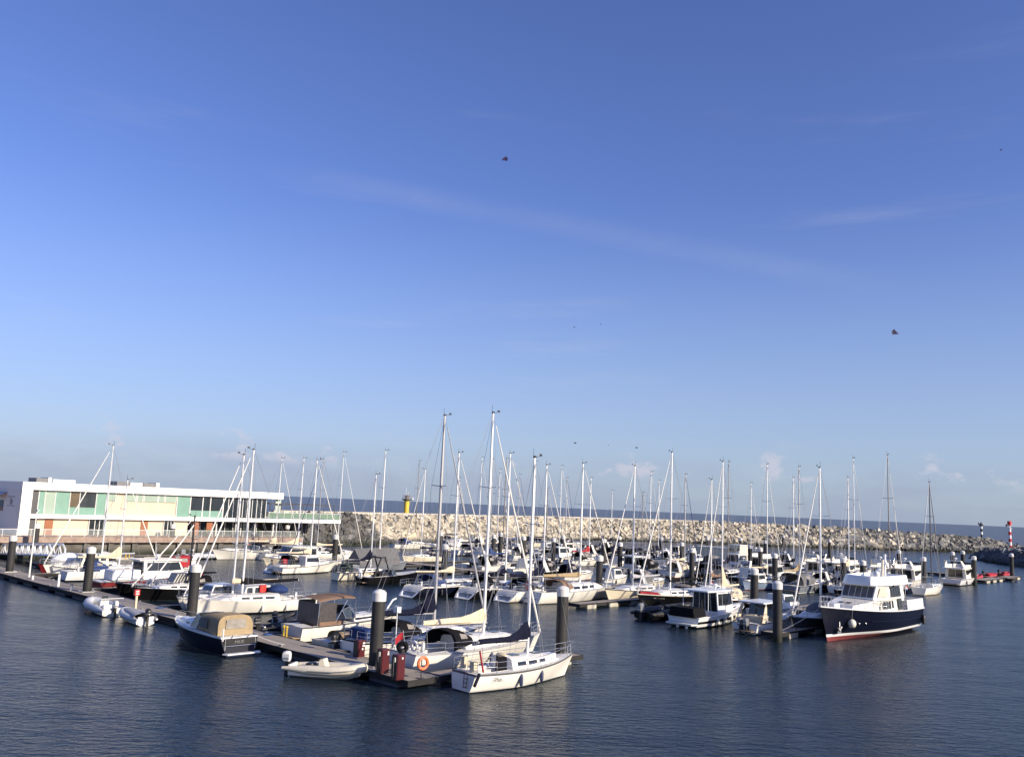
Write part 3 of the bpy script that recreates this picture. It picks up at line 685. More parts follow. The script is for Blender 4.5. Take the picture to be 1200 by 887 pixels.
# orange lifebuoy on its stand
o = thing('lifebuoy_stand', 'orange lifebuoy on a thin stand at the pontoon corner', 'lifebuoy', deckpt(494, 795), HEAD2)
k = MB(); k.tube([(-.06, 0, 0), (-.06, 0, 1.1)], .03, 6); k.box(-.3, .2, -.2, .2, 0, .03); k.build('stand', darkm, o, smooth=False)
k = MB(); k.torus((.05, 0, .82), (1, -.1, 0), .30, .085, 22, 8); k.build('ring', orange, o)
k = MB()
for i in range(4):
    an = math.pi/4+math.pi/2*i; k.torus((.05-.0, .30*math.cos(an), .82+.30*math.sin(an)), (0, -math.sin(an), math.cos(an)), .087, .012, 10, 4)
k.build('reflective_band', white2, o)
hz = MAT.get('blue hose') or mat('blue hose', (.03, .08, .22), .5)
for i, (a_, b_) in enumerate(((-4.2, 1.3), (-16.5, 1.6), (-33.0, 1.5))):
    o = thing('coiled_hose', ('blue water hose coiled on the pontoon right behind the cream RIB', 'blue water hose coiled on the pontoon by the brown bimini cruiser', 'blue water hose coiled on the pontoon between the white RIB and the launch')[i], 'hose', P(a_, b_, .5), 0, 'coiled hoses'); k = MB()
    k.tube([((.34-.004*j)*math.cos(j*.5), (.34-.004*j)*math.sin(j*.5), .03+.012*(j//13)) for j in range(52)] + [(.6, .3, .03), (.9, .1, .03)], .022, 5); k.build('hose', hz, o)
# service posts on the near pontoon
postw = mat('white service post', (.72, .71, .66), .4)
for x, y, h, lb in ((10, 668, 1.0, 'white service post at the far left end of the near pontoon'), (38, 679, .5, 'low white post at the foot of the tall white lamp mast'), (68, 687, 1.15, 'white service post in front of the white doghouse sailboat'), (83.5, 691.5, .5, 'low white post left of the pile by the white RIB')):
    o = thing('service_post', lb, 'post', deckpt(x, y), HEAD2, 'white service posts')
    k = MB(); k.box(-.09, .09, -.09, .09, 0, h-.12); k.build('post', postw, o, smooth=False)
    k = MB(); k.rbox(-.1, .1, -.1, .1, h-.12, h, .04); k.build('cap', motor if h < .9 else white2, o, smooth=False)
p = deckpt(34, 676); o = thing('lamp_mast', 'tall thin white lamp mast on the near pontoon at the left', 'lamp post', p, HEAD2)
zt_ = topz(p, 597); k = MB(); k.tube([(0, 0, 0), (0, 0, zt_-.5)], [.09, .05], 8); k.build('pole', postw, o)
k = MB(); k.box(-.05, .5, -.07, .07, zt_-.62, zt_-.5); k.build('lamp_head', white2, o, smooth=False)
p = deckpt(158.5, 713); o = thing('sign_post', 'pale post with a small red sign box beside the grey tender', 'sign', p, HEAD2)
k = MB(); k.box(-.08, .08, -.08, .08, 0, 1.05); k.build('post', creamcl, o, smooth=False)
k = MB(); k.box(-.14, .14, -.2, .2, 1.05, 1.5); k.build('sign_box', redpaint, o, smooth=False)
k = MB(); k.box(.143, .15, -.12, .12, 1.12, 1.18); k.box(.143, .15, -.12, .12, 1.24, 1.3); k.box(.143, .15, -.12, .12, 1.36, 1.42); k.build('lettering', white2, o, smooth=False)
yel = mat('yellow bollard paint', (.62, .42, .05), .5)
for x, y, lb in ((332, 745, 'left one of two short yellow bollards behind the cream RIB'), (335.5, 746, 'right one of two short yellow bollards behind the cream RIB'), (147, 655.5, 'left one of two yellow bollards on the quay jetty'), (151, 655.6, 'right one of two yellow bollards on the quay jetty')):
    o = thing('bollard', lb, 'bollard', deckpt(x, y), 0, 'yellow bollards'); k = MB(); k.lathe(0, 0, [(.07, 0), (.07, .62)], 8); k.build('post', yel, o); k = MB(); k.lathe(0, 0, [(.1, .6), (.1, .68), (.03, .74)], 8); k.build('cap', yel, o)
# lifebuoy on quay wall behind the boats
a, b = on_face(290, 641.5, -95.3); z = b
o = thing('lifebuoy', 'small orange lifebuoy hung on the quay wall behind the white speedboat', 'lifebuoy', P(-95.3, a, z), HEAD1)
k = MB(); k.torus((0, -.05, 0), (0, 1, 0), .5, .13, 18, 6); k.build('ring', orange, o); k = MB(); k.box(-.12, .12, -.02, .1, -.75, .75); k.build('bracket', white2, o, smooth=False)

# white truss gangway from the quay down to the near pontoon
bG = 8.5
aR = solve_a(67, bG, 1.2); aL = -95.5
zr0, zr1 = height_at(aR, bG, 650.5), height_at(aR, bG, 638)
aq = solve_a(2, bG, 2.4); zq0, zq1 = height_at(aq, bG, 648.5), height_at(aq, bG, 633.5)
sl0 = (zq0-zr0)/(aq-aR)
g_ = thing('gangway', 'white steel truss gangway sloping from the quay to the pontoon', 'gangway', P(0, bG, 0), HEAD2)
LG = aR-aL; H_ = max(1.1, zr1-zr0)
def gz(a_): return zr0 + sl0*(a_-aR)
for s in (-1, 1):
    k = MB(); y = s*.8
    k.tube([(aL, y, gz(aL)), (aR, y, gz(aR))], .12, 5); k.tube([(aL, y, gz(aL)+H_), (aR-1.0, y, gz(aR)+H_), (aR, y, gz(aR)+H_*.55), (aR, y, gz(aR))], .12, 5)
    k.build('chord', white2, g_)
    n = max(6, int(LG/2.3))
    k = MB()
    for i in range(n):
        x0, x1 = lerp(aL, aR-1, i/n), lerp(aL, aR-1, (i+1)/n); xm = (x0+x1)/2
        k.tube([(x0, y, gz(x0)), (xm, y, gz(xm)+H_), (x1, y, gz(x1))], .085, 4)
        k.tube([(xm, y, gz(xm)), (xm, y, gz(xm)+H_)], .045, 4)
    k.build('lattice', white2, g_)
k = MB(); k.hexa([(aL, -.75, gz(aL)-.08), (aR, -.75, gz(aR)-.08), (aR, .75, gz(aR)-.08), (aL, .75, gz(aL)-.08), (aL, -.75, gz(aL)), (aR, -.75, gz(aR)), (aR, .75, gz(aR)), (aL, .75, gz(aL))]); k.build('deck', deckw, g_, smooth=False)
pontoon('broad landing pontoon under the foot of the white gangway', aR-6, bG, aR+3.5, bG, 3.2, fl=floatm, flen=1.8)
# ------------------------------------------------------------------ boats. local frame: x from stern to bow, y to port, z up from the water
class Hull:
    """a lofted hull with deck, optional cockpit well and optional sugar-scoop stern"""
    def __init__(h, L, B, fs, fbw, sr=.7, tm=.42, pw=2.2, rake=.9, tr=.25, dip=.04, flare=.85, base=.30, cam=.07, af=.06, stern_round=0.0, sdrop=0.0):
        h.L, h.B, h.fs, h.fb, h.sr, h.tm, h.pw, h.rake, h.tr, h.dip, h.flare, h.base, h.cam, h.af, h.sround, h.sdrop = L, B, fs, fbw, sr, tm, pw, rake, tr, dip, flare, base, cam, af, stern_round, sdrop
    def hw(h, x):
        t = max(0, min(1, x/h.L))
        if t < h.tm: k = h.sr + (1-h.sr)*math.sin(math.pi/2*t/h.tm)
        else: k = 1 - ((t-h.tm)/(1-h.tm))**h.pw
        return max(.015, h.B/2*k)
    def sh(h, x):
        t = max(0, min(1, x/h.L)); return -h.sdrop*max(0, 1-t/.10)**1.7 + h.fs + (h.fb-h.fs)*t**1.8 - h.dip*math.sin(math.pi*t)*h.L/10
    def pt(h, t, z, sgn=1, push=0.0):
        s = (z+.4)/(h.sh(t*h.L)+.4); s = max(0, s)
        q = s**lerp(h.base, h.flare, sstep((t-.35)/.65))
        if h.sround: q = lerp(q, max(0.0, 1-max(0, 1-s)**2.3)**.62, h.sround*(1-sstep(t/.4)))
        w = h.hw(t*h.L) * q
        x = t*h.L - h.rake*(1-s)*t**4 + h.tr*s*(1-t)**6
        return Vector((x, sgn*(w+push), z))
    def build(h, par, hullm, anti, boot, stripe, deck=None, cock=None, name='hull', boot_h=.10, stripe_h=.10, scoop=False, mid=None, rub=None):
        L = h.L; ts = [0, .02, .04, .07, .1, .18, .27, .36, .45, .54, .62, .70, .77, .83, .88, .92, .955, .98, 1.0]
        if cock: ts = sorted(set([t for t in ts if min(abs(t-c/L) for c in cock[:2]) > .02] + [cock[0]/L, cock[1]/L]))
        k = MB(); bands = []
        for sg in (1, -1):
            secs = []
            for t in ts:
                S = h.sh(t*L); a_ = h.af; zs = [-.4, a_, a_+boot_h, lerp(a_+boot_h, S-stripe_h, .4), lerp(a_+boot_h, S-stripe_h, .75), S-stripe_h, S]
                secs.append([h.pt(t, z, sg) for z in zs])
            bands.append(secs); k.loft(secs, False, False, False, [1, 2, 0, 0 if mid is None else 4, 0, 3])
        # transom
        l, r = bands[0][0], bands[1][0]
        mi = [1, 2, 0, 0, 0, 3]
        if not scoop:
            for j in range(6): k.poly([l[j], r[j], r[j+1], l[j+1]], mi[j])
        else:
            ring = [l[j] for j in range(6, 0, -1)] + [r[j] for j in range(1, 7)]
            c = sum(ring, Vector())/len(ring); inn = [c + (p-c)*.80 for p in ring]; zf = .28
            deep = [Vector((p.x + .75, c.y+(p.y-c.y)*.85, max(p.z, zf))) for p in inn]
            n = len(ring)
            for j in range(n):
                q = (j+1) % n
                k.poly([ring[j], ring[q], inn[q], inn[j]], 5); k.poly([inn[j], inn[q], deep[q], deep[j]], 5)
            k.poly(deep[::-1], 5); k.poly([l[0], r[0], r[1], l[1]], 1)
        o = k.build(name, [hullm, anti, boot, stripe, mid or hullm, white2], par, 32)
        # deck with camber, a hair below the sheer so that a toe rail shows
        d = MB(); dz = -.035
        for i in range(len(ts)-1):
            t0, t1 = ts[i], ts[i+1]; A = []
            for t in (t0, t1):
                S = h.sh(t*L); w = h.pt(t, S)
                A.append((Vector((w.x, w.y-.02 if w.y > .04 else w.y, S+dz)), Vector((w.x, 0, S+dz+h.cam*min(1, w.y))), Vector((w.x, -(w.y-.02) if w.y > .04 else -w.y, S+dz))))
            if cock and t0 >= cock[0]/L-1e-6 and t1 <= cock[1]/L+1e-6:
                cw = cock[2]
                for s in (0, 2):
                    sg = 1 if s == 0 else -1
                    d.poly([A[0][s], A[1][s], Vector((A[1][s].x, sg*cw, A[1][s].z+.03)), Vector((A[0][s].x, sg*cw, A[0][s].z+.03))])
            else:
                d.poly([A[0][0], A[1][0], A[1][1], A[0][1]]); d.poly([A[0][1], A[1][1], A[1][2], A[0][2]])
        d.build('deck', deck or deckw, par, 50)
        if cock:
            x0, x1, cw = cock[:3]; f = cock[3] if len(cock) > 3 else .42
            z0 = h.sh(x0)-.0; z1 = h.sh(x1)-.0; zf = min(z0, z1)-f
            c = MB()
            c.poly([(x0, -cw, zf), (x1, -cw, zf), (x1, cw, zf), (x0, cw, zf)], 1)
            for sg in (1, -1):
                c.poly([(x0, sg*cw, zf), (x1, sg*cw, zf), (x1, sg*cw, z1), (x0, sg*cw, z0)], 0)
                c.box(x0+.03, x1-.03, min(sg*cw, sg*cw*.55), max(sg*cw, sg*cw*.55)-(.0), zf+.004, zf+f*.62, 0)     # benches
            c.poly([(x0, -cw, zf), (x0, cw, zf), (x0, cw, z0), (x0, -cw, z0)], 0); c.poly([(x1, -cw, zf), (x1, cw, zf), (x1, cw, z1), (x1, -cw, z1)], 0)
            c.build('cockpit', [white, teak], par, smooth=False)
        if rub:
            k = MB()
            for sg in (1, -1): k.tube([h.pt(t, h.sh(t*L)-.03, sg, .015) for t in ts], .035, 5)
            k.build('rubbing_strake', rub, par)
        return o
def outboard(par, x, y, z, m, s=1.0, name='outboard_motor'):
    k = MB(); k.loft([[(x+s*a, y+s*b, z+s*zz) for a, b in ((-.28*f, -.13*f), (.14*f, -.17*f), (.2*f, 0), (.14*f, .17*f), (-.28*f, .13*f), (-.34*f, 0))] for zz, f in ((0, .75), (.12, 1), (.38, 1), (.5, .8), (.55, .4))], True, True, True)
    o = k.build('outboard_motor', m, par, 50)
    k = MB(); k.box(x-.12*s, x+.06*s, y-.07*s, y+.07*s, z-.85*s, z-.002); k.box(x+.06*s, x+.3*s, y-.12*s, y+.12*s, z-.35*s, z-.05*s); k.build('leg', plast, o, smooth=False)
    k = MB(); k.loft([[(x+s*(a-.01), y+s*b*1.02, z+s*zz) for a, b in ((-.29, -.135), (.145, -.175), (.205, 0), (.145, .175), (-.29, .135), (-.35, 0))] for zz in (.13, .2)], True); k.build('band', steel, o, 50)
    return o
def fenders(h, par, xs, sg, m, r=.11, l=.34):
    for x in xs:
        t = x/h.L; p = h.pt(t, h.sh(x)*.5, sg, r)
        k = MB(); k.lathe(p.x, p.y, [(.02, p.z-l), (r*.8, p.z-l*.85), (r, p.z-l*.5), (r, p.z+l*.5), (r*.7, p.z+l*.85), (.03, p.z+l)], 9)
        k.tube([(p.x, p.y, p.z+l), (p.x, p.y-sg*.05, h.sh(x)+.02)], .012, 4); k.build('fender', m, par)
def rails(h, par, x0, x1, hgt=.58, sides=(1, -1), step=1.5, inset=.06, name='guard_rail', wires=2, r=.014):
    n = max(1, int((x1-x0)/step)); k = MB()
    for sg in sides:
        top = []
        for i in range(n+1):
            x = lerp(x0, x1, i/n); y = sg*max(.02, h.hw(x)-inset); z = h.sh(x)
            k.tube([(x, y, z-.02), (x, y, z+hgt)], r*1.1, 4); top.append((x, y, z+hgt))
        k.tube(top, r, 4)
        if wires > 1: k.tube([(a, b, c-hgt*.5) for a, b, c in top], r*.8, 4)
    k.build(name, steel, par)
def pulpit(h, par, x0, hgt=.6, r=.018):
    k = MB(); L = h.L; xe = L-.05+.12
    for zz in (1, .52):
        pl = [(x0, h.hw(x0)-.05, h.sh(x0)+hgt*zz), (lerp(x0, L, .55), h.hw(lerp(x0, L, .55))-.02, h.sh(lerp(x0, L, .55))+hgt*zz+.03), (xe-.12, .14, h.sh(L)+hgt*zz+.05)]
        k.tube(pl + [(xe, 0, h.sh(L)+hgt*zz+.05)] + [(a, -b, c) for a, b, c in pl[::-1]], r, 5)
    for x, in ((x0,), (lerp(x0, L, .55),)):
        for sg in (1, -1): k.tube([(x, sg*(h.hw(x)-.05), h.sh(x)-.02), (x, sg*(h.hw(x)-.04), h.sh(x)+hgt)], r, 5)
    k.build('pulpit', steel, par)
def pushpit(h, par, x1, hgt=.62, r=.018, gate=.3):
    k = MB(); x0 = .12+h.tr*.6
    for sg in (1, -1):
        w0, w1 = h.hw(x0)-.06, h.hw(x1)-.06
        for zz in (1, .55): k.tube([(x1, sg*w1, h.sh(x1)+hgt*zz), (x0+.1, sg*w0, h.sh(x0)+hgt*zz), (x0, sg*(w0-.15), h.sh(x0)+hgt*zz), (x0-.02, sg*gate, h.sh(x0)+hgt*zz)], r, 5)
        for x, w in ((x1, w1), (x0+.08, w0), (x0-.02, gate)): k.tube([(x, sg*w, h.sh(min(x, h.L))-.02), (x, sg*w, h.sh(x)+hgt)], r, 5)
    k.build('pushpit', steel, par)
def arch_cover(par, x0, x1, w0, w1, zb0, zb1, h0, h1, m, name='sprayhood', window=True, n=9, power=2.4):
    """a canvas hood: aft arch at x0 (open or closed), falling to x1"""
    def arch(x, w, zb, hh):
        pts = []
        for i in range(n):
            an = math.pi*i/(n-1); c, s = math.cos(an), math.sin(an)
            pts.append(Vector((x, w*math.copysign(abs(c)**(2/power), c), zb + hh*abs(s)**(2/power))))
        return pts
    k = MB(); fr = (0, .35, .65, .88, 1)
    secs = [arch(lerp(x0, x1, f), lerp(w0, w1, f), lerp(zb0, zb1, f), h0*(1-f**2.2)+h1*f**2.2) for f in fr]
    k.loft(secs); k.loft([[p+Vector((.02, 0, -.02)) for p in secs[0]], secs[0]])
    o = k.build(name, m, par, 60)
    if window:
        k = MB(); a, b = secs[2], secs[4]; j0, j1 = 2, n-3
        for j in range(j0, j1):
            if (j-j0) % 2 == 0 or True:
                q = [secs[2][j], secs[2][j+1], secs[3][j+1], secs[3][j]]
                k.poly([p*1.0+Vector((.012, 0, .018)) for p in q])
        for s in (1, n-3):
            q = [secs[1][s], secs[1][s+1], secs[2][s+1], secs[2][s]]; k.poly([p+Vector((0, .012 if s == 1 else -.012, .012)) for p in q])
        k.build('window', clearv, o, 60)
    return o
def cabin(h, par, x0, x1, ha, hf, wf=.66, m=white, win=((.12, .55),), slope=.45, top=.82, wh=(.35, .78), winm=glass, name='cabin'):
    """coachroof lofted on the deck from aft x0 to fore x1; win = spans along its length that carry dark windows"""
    k = MB(); fr = [0, .12, .25, .4, .55, .7, .82, .92, 1.0]; S = []
    for f in fr:
        x = lerp(x0, x1, f); wb = max(.12, min(h.hw(x)*wf, h.B/2*wf)); hh = lerp(ha, hf, f)*(1 if f < .72 else max(.02, 1-((f-.72)/.28)**1.6)); z = h.sh(x)-.03
        S.append([Vector((x, wb, z)), Vector((x-.02*hh, wb*lerp(1, top, .85), z+hh*.82)), Vector((x-.04*hh, wb*top*.82, z+hh*.97)), Vector((x-.04*hh, 0, z+hh*1.06)), Vector((x-.04*hh, -wb*top*.82, z+hh*.97)), Vector((x-.02*hh, -wb*lerp(1, top, .85), z+hh*.82)), Vector((x, -wb, z))])
    k.loft(S); k.poly(S[0]); o = k.build(name, m, par, 30)
    def at(f, v, sg):
        i = max(j for j in range(len(fr)-1) if fr[j] <= f+1e-6); g = (f-fr[i])/(fr[i+1]-fr[i]); a = S[i][0].lerp(S[i][1], v); b = S[i+1][0].lerp(S[i+1][1], v); p = a.lerp(b, g)
        return Vector((p.x, sg*(p.y+.012), p.z))
    for f0_, f1_ in win:
        for sg in (1, -1):
            n = max(2, int((f1_-f0_)/.1)+1); k = MB()
            for i in range(n):
                a, b = lerp(f0_, f1_, i/n), lerp(f0_, f1_, (i+1)/n); k.poly([at(a, wh[0], sg), at(b, wh[0], sg), at(b, wh[1], sg), at(a, wh[1], sg)])
            k.build('window', winm, o, 60)
    k = MB()
    for f, s in ((.2, .28), (.62, .26)):
        x = lerp(x0, x1, f); z = h.sh(x)+lerp(ha, hf, f)*1.05-.03; k.box(x-s, x+s, -s, s, z-.03, z+.035)
    k.build('hatch', glassb, o, smooth=False)
    return o
def rig(h, par, xm, top, boom_len=None, cover=navycl, cover_h=(.75, .22), boom_z=None, sails=True, genoa=sailw, uv=None, jib_x=None, spread=2, r=.085, mast_m=alu, zdeck=None, lazy=False, bare_boom=False, radar=False, jib_r=.055):
    """mast with spreaders, boom with stowed sail, furled jib and wires"""
    zd = zdeck if zdeck is not None else h.sh(xm)+.3
    k = MB(); k.tube([(xm, 0, zd-.05), (xm, 0, lerp(zd, top, .7)), (xm, 0, top)], [r, r*.95, r*.62], 8); mo = k.build('mast', mast_m, par)
    H = top-zd; sp = []
    for i in range(spread):
        f = (.36, .66)[i] if spread == 2 else .52; z = zd+H*f; wsp = h.B*(.30, .22)[i] if spread == 2 else h.B*.28
        k = MB(); k.tube([(xm-.18, wsp, z+.08), (xm, 0, z), (xm-.18, -wsp, z+.08)], .028, 5); k.build('spreader', mast_m, mo); sp.append((wsp, z+.08))
    k = MB(); k.tube([(xm-.05, .05, top-.02), (xm-.05, .05, top+.55)], .014, 4); k.tube([(xm+.06, 0, top), (xm+.5, 0, top+.12)], .012, 4); k.box(xm-.07, xm+.09, -.06, .06, top-.02, top+.1); k.box(xm+.42, xm+.62, -.01, .01, top+.1, top+.24)
    k.build('masthead_gear', plast, mo)
    k = MB(); cx = xm-.05
    for sg in (1, -1):
        ch = (cx-.15, sg*(h.hw(cx)-.08), h.sh(cx))
        pts = [ch] + [(xm-.18, sg*w, z) for w, z in sp] + [(xm, 0, top-.1)]; k.tube(pts, .013, 4)
        k.tube([(cx+.25, sg*(h.hw(cx)-.1), h.sh(cx)), (xm, 0, zd+H*.5)], .011, 4)
    k.tube([(.3+h.tr, 0, h.sh(.3)), (xm-.05, 0, top-.03)], .013, 4)
    xj = jib_x or h.L-.12
    k.tube([(xj, 0, h.sh(xj)), (xm+.05, 0, top-.1)], .012, 4)
    k.build('rigging', wire, par)
    if sails:
        A, Bv = Vector((xj, 0, h.sh(xj)+.15)), Vector((xm+.06, 0, top-.12)); k = MB()
        pts = [A.lerp(Bv, f) for f in (0.0, .02, .1, .3, .6, .88, .95)]
        k.tube(pts, [.07, jib_r, jib_r*1.35, jib_r*1.25, jib_r, jib_r*.6, .03], 7); k.build('furled_jib', genoa if uv is None else uv, par)
        k = MB(); k.lathe(A.x, 0, [(.12, A.z-.12), (.12, A.z-.02)], 8); k.build('furling_drum', steel, par)
    if boom_len:
        zb = boom_z if boom_z else zd+1.05; ze = zb+.12*boom_len/4
        k = MB(); k.tube([(xm-.08, 0, zb), (xm-boom_len, 0, ze)], .07, 7); bo = k.build('boom', mast_m, par)
        k = MB(); k.tube([(xm-boom_len+.3, 0, ze), (xm-boom_len+.5, 0, h.sh(0)+.2 if xm-boom_len < 1 else h.sh(1)-.05)], .02, 4); k.tube([(xm-boom_len, 0, ze+.05), (xm-.05, 0, top-.1)], .009, 4); k.build('mainsheet', wire, par)
        if not bare_boom:
            k = MB(); S = []; rr = random.Random(int(xm*100))
            for f in (0, .03, .10, .22, .4, .6, .8, .97, 1.0):
                x = xm-.02-(boom_len-.05)*f if f else xm+.14
                hh = cover_h[0]*(1-sstep(f/.34)) + cover_h[1]*(1.0-.35*f)*sstep(f/.34); hh *= 1+rr.uniform(-.07, .07)
                ww = lerp(.17, .12, f)*(1.0 if f not in (0, 1.0) else .6); z = lerp(zb, ze, f)-.10
                S.append([(x, 0, z), (x, ww, z+hh*.28), (x, ww*.55, z+hh*.8), (x, 0, z+hh), (x, -ww*.55, z+hh*.8), (x, -ww, z+hh*.28)])
            k.loft(S, True, True, True); k.build('sail_cover', cover, par, 50)
    if radar:
        k = MB(); z = zd+H*.42; k.box(xm+.05, xm+.3, -.04, .04, z-.1, z); k.lathe(xm+.34, 0, [(.2, z), (.24, z+.06), (.24, z+.16), (.12, z+.22)], 10); k.build('radar', white2, mo)
    return mo
def wheel(par, x, y, z, r=.42, m=steel):
    k = MB(); k.torus((x, y, z), (1, 0, .15), r, .02, 18, 5)
    for i in range(3):
        an = math.pi/3*i+.3; k.tube([(x, y-r*math.cos(an), z-r*math.sin(an)), (x, y+r*math.cos(an), z+r*math.sin(an))], .012, 4)
    k.build('steering_wheel', m, par); k = MB(); k.loft([[(x+.05, y-.12, z-.75), (x+.3, y-.1, z-.75), (x+.3, y+.1, z-.75), (x+.05, y+.12, z-.75)], [(x+.05, y-.1, z+.12), (x+.2, y-.08, z+.12), (x+.2, y+.08, z+.12), (x+.05, y+.1, z+.12)]], True, True, True); k.build('binnacle', white2, par, 30)
BOATS = []
def boat_root(name, label, cat, a, b, L, heading, yaw=0, group=None):
    """heading +1: stern at (a,b), bow away along the fingers; -1: bow at (a,b), stern away; 'left'/'right' along the pontoon, (a,b) = stern"""
    ang = {1: HEAD1, -1: HEAD1+math.pi, 'left': HEAD2+math.pi, 'right': HEAD2}[heading] + yaw
    p = P(a, b)
    if heading == -1: p = p + D1*L
    o = thing(name, label, cat, p, ang, group); BOATS.append(o); return o
def sailboat(label, a=None, b=30, L=10, heading=1, B=None, mastpx=None, mtop=None, hullm=white, anti=antiblk, boot=navy, stripe=None, cover=navycl, hood=navycl, jib=sailw, uv=None, wh=True, scoop=False, winm=glass, cabm=white,
             detail=2, boom=True, cover_h=(.75, .24), fend=None, fendm=navyfen, fs=None, fb=None, radar=False, yaw=0, deck=None, mastf=.57, bare=False, spread=2, canopy=None, extra=None, rake=None, tr=None, group='sailing yachts', cabh=(.42, .3), jibs=True, xa=None, jr=.058, name='sailboat', dodger_win=True, stripe_h=.09, mast_m=alu, mast_r=None):
    B = B or (L*.31 if L < 9 else L*.285+.25); mf = mastf; bm = b + L*(mf if heading == 1 else 1-mf)
    if mastpx and a is None: a = solve_a(mastpx[0], bm, 1.3)
    if xa is not None: a = solve_a(xa, b, .8)
    if mtop is None: mtop = height_at(a, bm, mastpx[1]) if mastpx else L*1.33+1.2
    o = boat_root(name, label, 'sailboat', a, b, L, heading, yaw, group)
    fs = fs or .62+.042*L; fb = fb or .72+.058*L
    h = Hull(L, B, fs, fb, sr=.68 if scoop else .66, stern_round=1.0 if scoop else .5, sdrop=.5 if scoop else 0, tm=.40, pw=2.1, rake=rake if rake is not None else .09*L, tr=tr if tr is not None else (1.15 if scoop else .15), dip=.07)
    xc0, xc1 = L*.07+(1.0 if scoop else .15), L*.335
    h.build(o, hullm, anti, boot, stripe or hullm, deck, (xc0, xc1, B*.27, .40), scoop=scoop, stripe_h=stripe_h)
    xm = L*mf
    cabin(h, o, xc1, L*.80, cabh[0]*L/10+.08, cabh[1]*L/10+.06, m=cabm, winm=winm, win=((.10, .26), (.31, .48), (.53, .66)) if L > 8 else ((.10, .3), (.36, .56)))
    r = mast_r or (.062+.0035*L)
    rig(h, o, xm, mtop, (xm-L*.13) if boom else None, cover, cover_h, None, jibs, jib, uv, None, spread, r, mast_m, h.sh(xm)+.25, bare_boom=bare, radar=radar, jib_r=jr)
    if hood: arch_cover(o, xc1-.75-.03*L, xc1+.95, B*.36, B*.29, h.sh(xc1)+.0, h.sh(xc1)+.26*L/10, 1.15, .25, hood, window=dodger_win, power=2.8)
    if canopy: arch_cover(o, xc0-.1, xc1+.1, B*.34, B*.33, h.sh(xc0)-.02, h.sh(xc1)-.02, 1.25, 1.3, canopy, 'cockpit_tent', False)
    if detail >= 1:
        pulpit(h, o, L*.88); pushpit(h, o, L*.17)
        rails(h, o, L*.17, L*.88, step=1.9, wires=2 if detail > 1 else 1)
    if wh: wheel(o, xc0+.55, 0, h.sh(xc0)+.32, .40 if L > 9 else .28)
    if fend: fenders(h, o, [L*f for f in fend[1]], fend[0], fendm)
    if extra: extra(o, h)
    return o, h
# ---- houses of motor boats: a side profile lofted across, with windows let in as proud panels
def house(par, prof, wb, wt, m, name='cabin', nose=None):
    """prof: side outline [(x,z)...] counter-clockwise from the aft foot. half width runs from wb at the lowest to wt at the highest point"""
    z0, z1 = min(z for _, z in prof), max(z for _, z in prof)
    def w(x, z):
        v = lerp(wb, wt, (z-z0)/(z1-z0))
        if nose: v *= 1 - nose[1]*sstep((x-nose[0])/(nose[2]-nose[0]))
        return v
    l = [Vector((x, w(x, z), z)) for x, z in prof]; r = [Vector((x, -w(x, z), z)) for x, z in prof]; k = MB(); n = len(prof)
    k.poly(l); k.poly(r[::-1])
    for i in range(n):
        j = (i+1) % n; k.poly([l[i], l[j], r[j], r[i]])
    o = k.build(name, m, par, 20, smooth=False)
    def side(quad, mm, nm='window', both=True):
        for sg in ((1, -1) if both is True else (both,)):
            k = MB(); k.poly([(x, sg*(w(x, z)+.014), z) for x, z in quad]); k.build(nm, mm, o, smooth=False)
    def cross(p, q, mm, nm='window', f=(.08, .92), lat=.86, n=1, off=.016, gap=.05):
        """panel across the boat between outline points p and q (front screen, aft bulkhead)"""
        d = Vector((q[0]-p[0], 0, q[1]-p[1])); nn = Vector((d.z, 0, -d.x)).normalized()
        a, b = Vector((p[0], 0, p[1])) + d*f[0], Vector((p[0], 0, p[1])) + d*f[1]; wa, wb_ = w(a.x, a.z)*lat, w(b.x, b.z)*lat
        if nn.x < 0 and (p[0]+q[0])/2 > sum(x for x, _ in prof)/n_prof: nn = -nn
        if nn.x > 0 and (p[0]+q[0])/2 < sum(x for x, _ in prof)/n_prof: nn = -nn
        for i in range(n):
            u0, u1 = lerp(-1, 1, i/n)+(gap/2 if i else 0), lerp(-1, 1, (i+1)/n)-(gap/2 if i < n-1 else 0)
            k = MB(); k.poly([a+Vector((0, wa*u0, 0))+nn*off, a+Vector((0, wa*u1, 0))+nn*off, b+Vector((0, wb_*u1, 0))+nn*off, b+Vector((0, wb_*u0, 0))+nn*off]); k.build(nm, mm, o, smooth=False)
    n_prof = len(prof)
    return o, side, cross, w
def antenna_kit(par, x, z, y=0, hgt=2.2, radar=True):
    k = MB(); k.tube([(x, y, z), (x-.1, y, z+hgt)], .018, 5); k.tube([(x+.25, y+.3, z), (x+.15, y+.3, z+hgt*.7)], .014, 4); k.build('antenna', white2, par)
    if radar:
        k = MB(); k.lathe(x+.1, y-.35, [(.05, z), (.05, z+.25), (.26, z+.27), (.28, z+.38), (.15, z+.48)], 10); k.build('radar', white2, par)
def bimini(par, x0, x1, w, z, zf, m, rise=.12, posts=True, name='bimini'):
    k = MB(); S = []
    for f in (0, .25, .5, .75, 1):
        x = lerp(x0, x1, f); zz = lerp(z, zf, f)+rise*math.sin(math.pi*f); S.append([(x, w*math.cos(a_)*1.0, zz-.16+.20*math.sin(a_)**.7) for a_ in [math.pi*i/8 for i in range(9)]])
    k.loft(S); o = k.build(name, m, par, 60)
    return o
def frame_tubes(par, lines, r=.022, m=steel, name='frame'):
    k = MB()
    for l in lines: k.tube(l, r, 5)
    k.build(name, m, par)
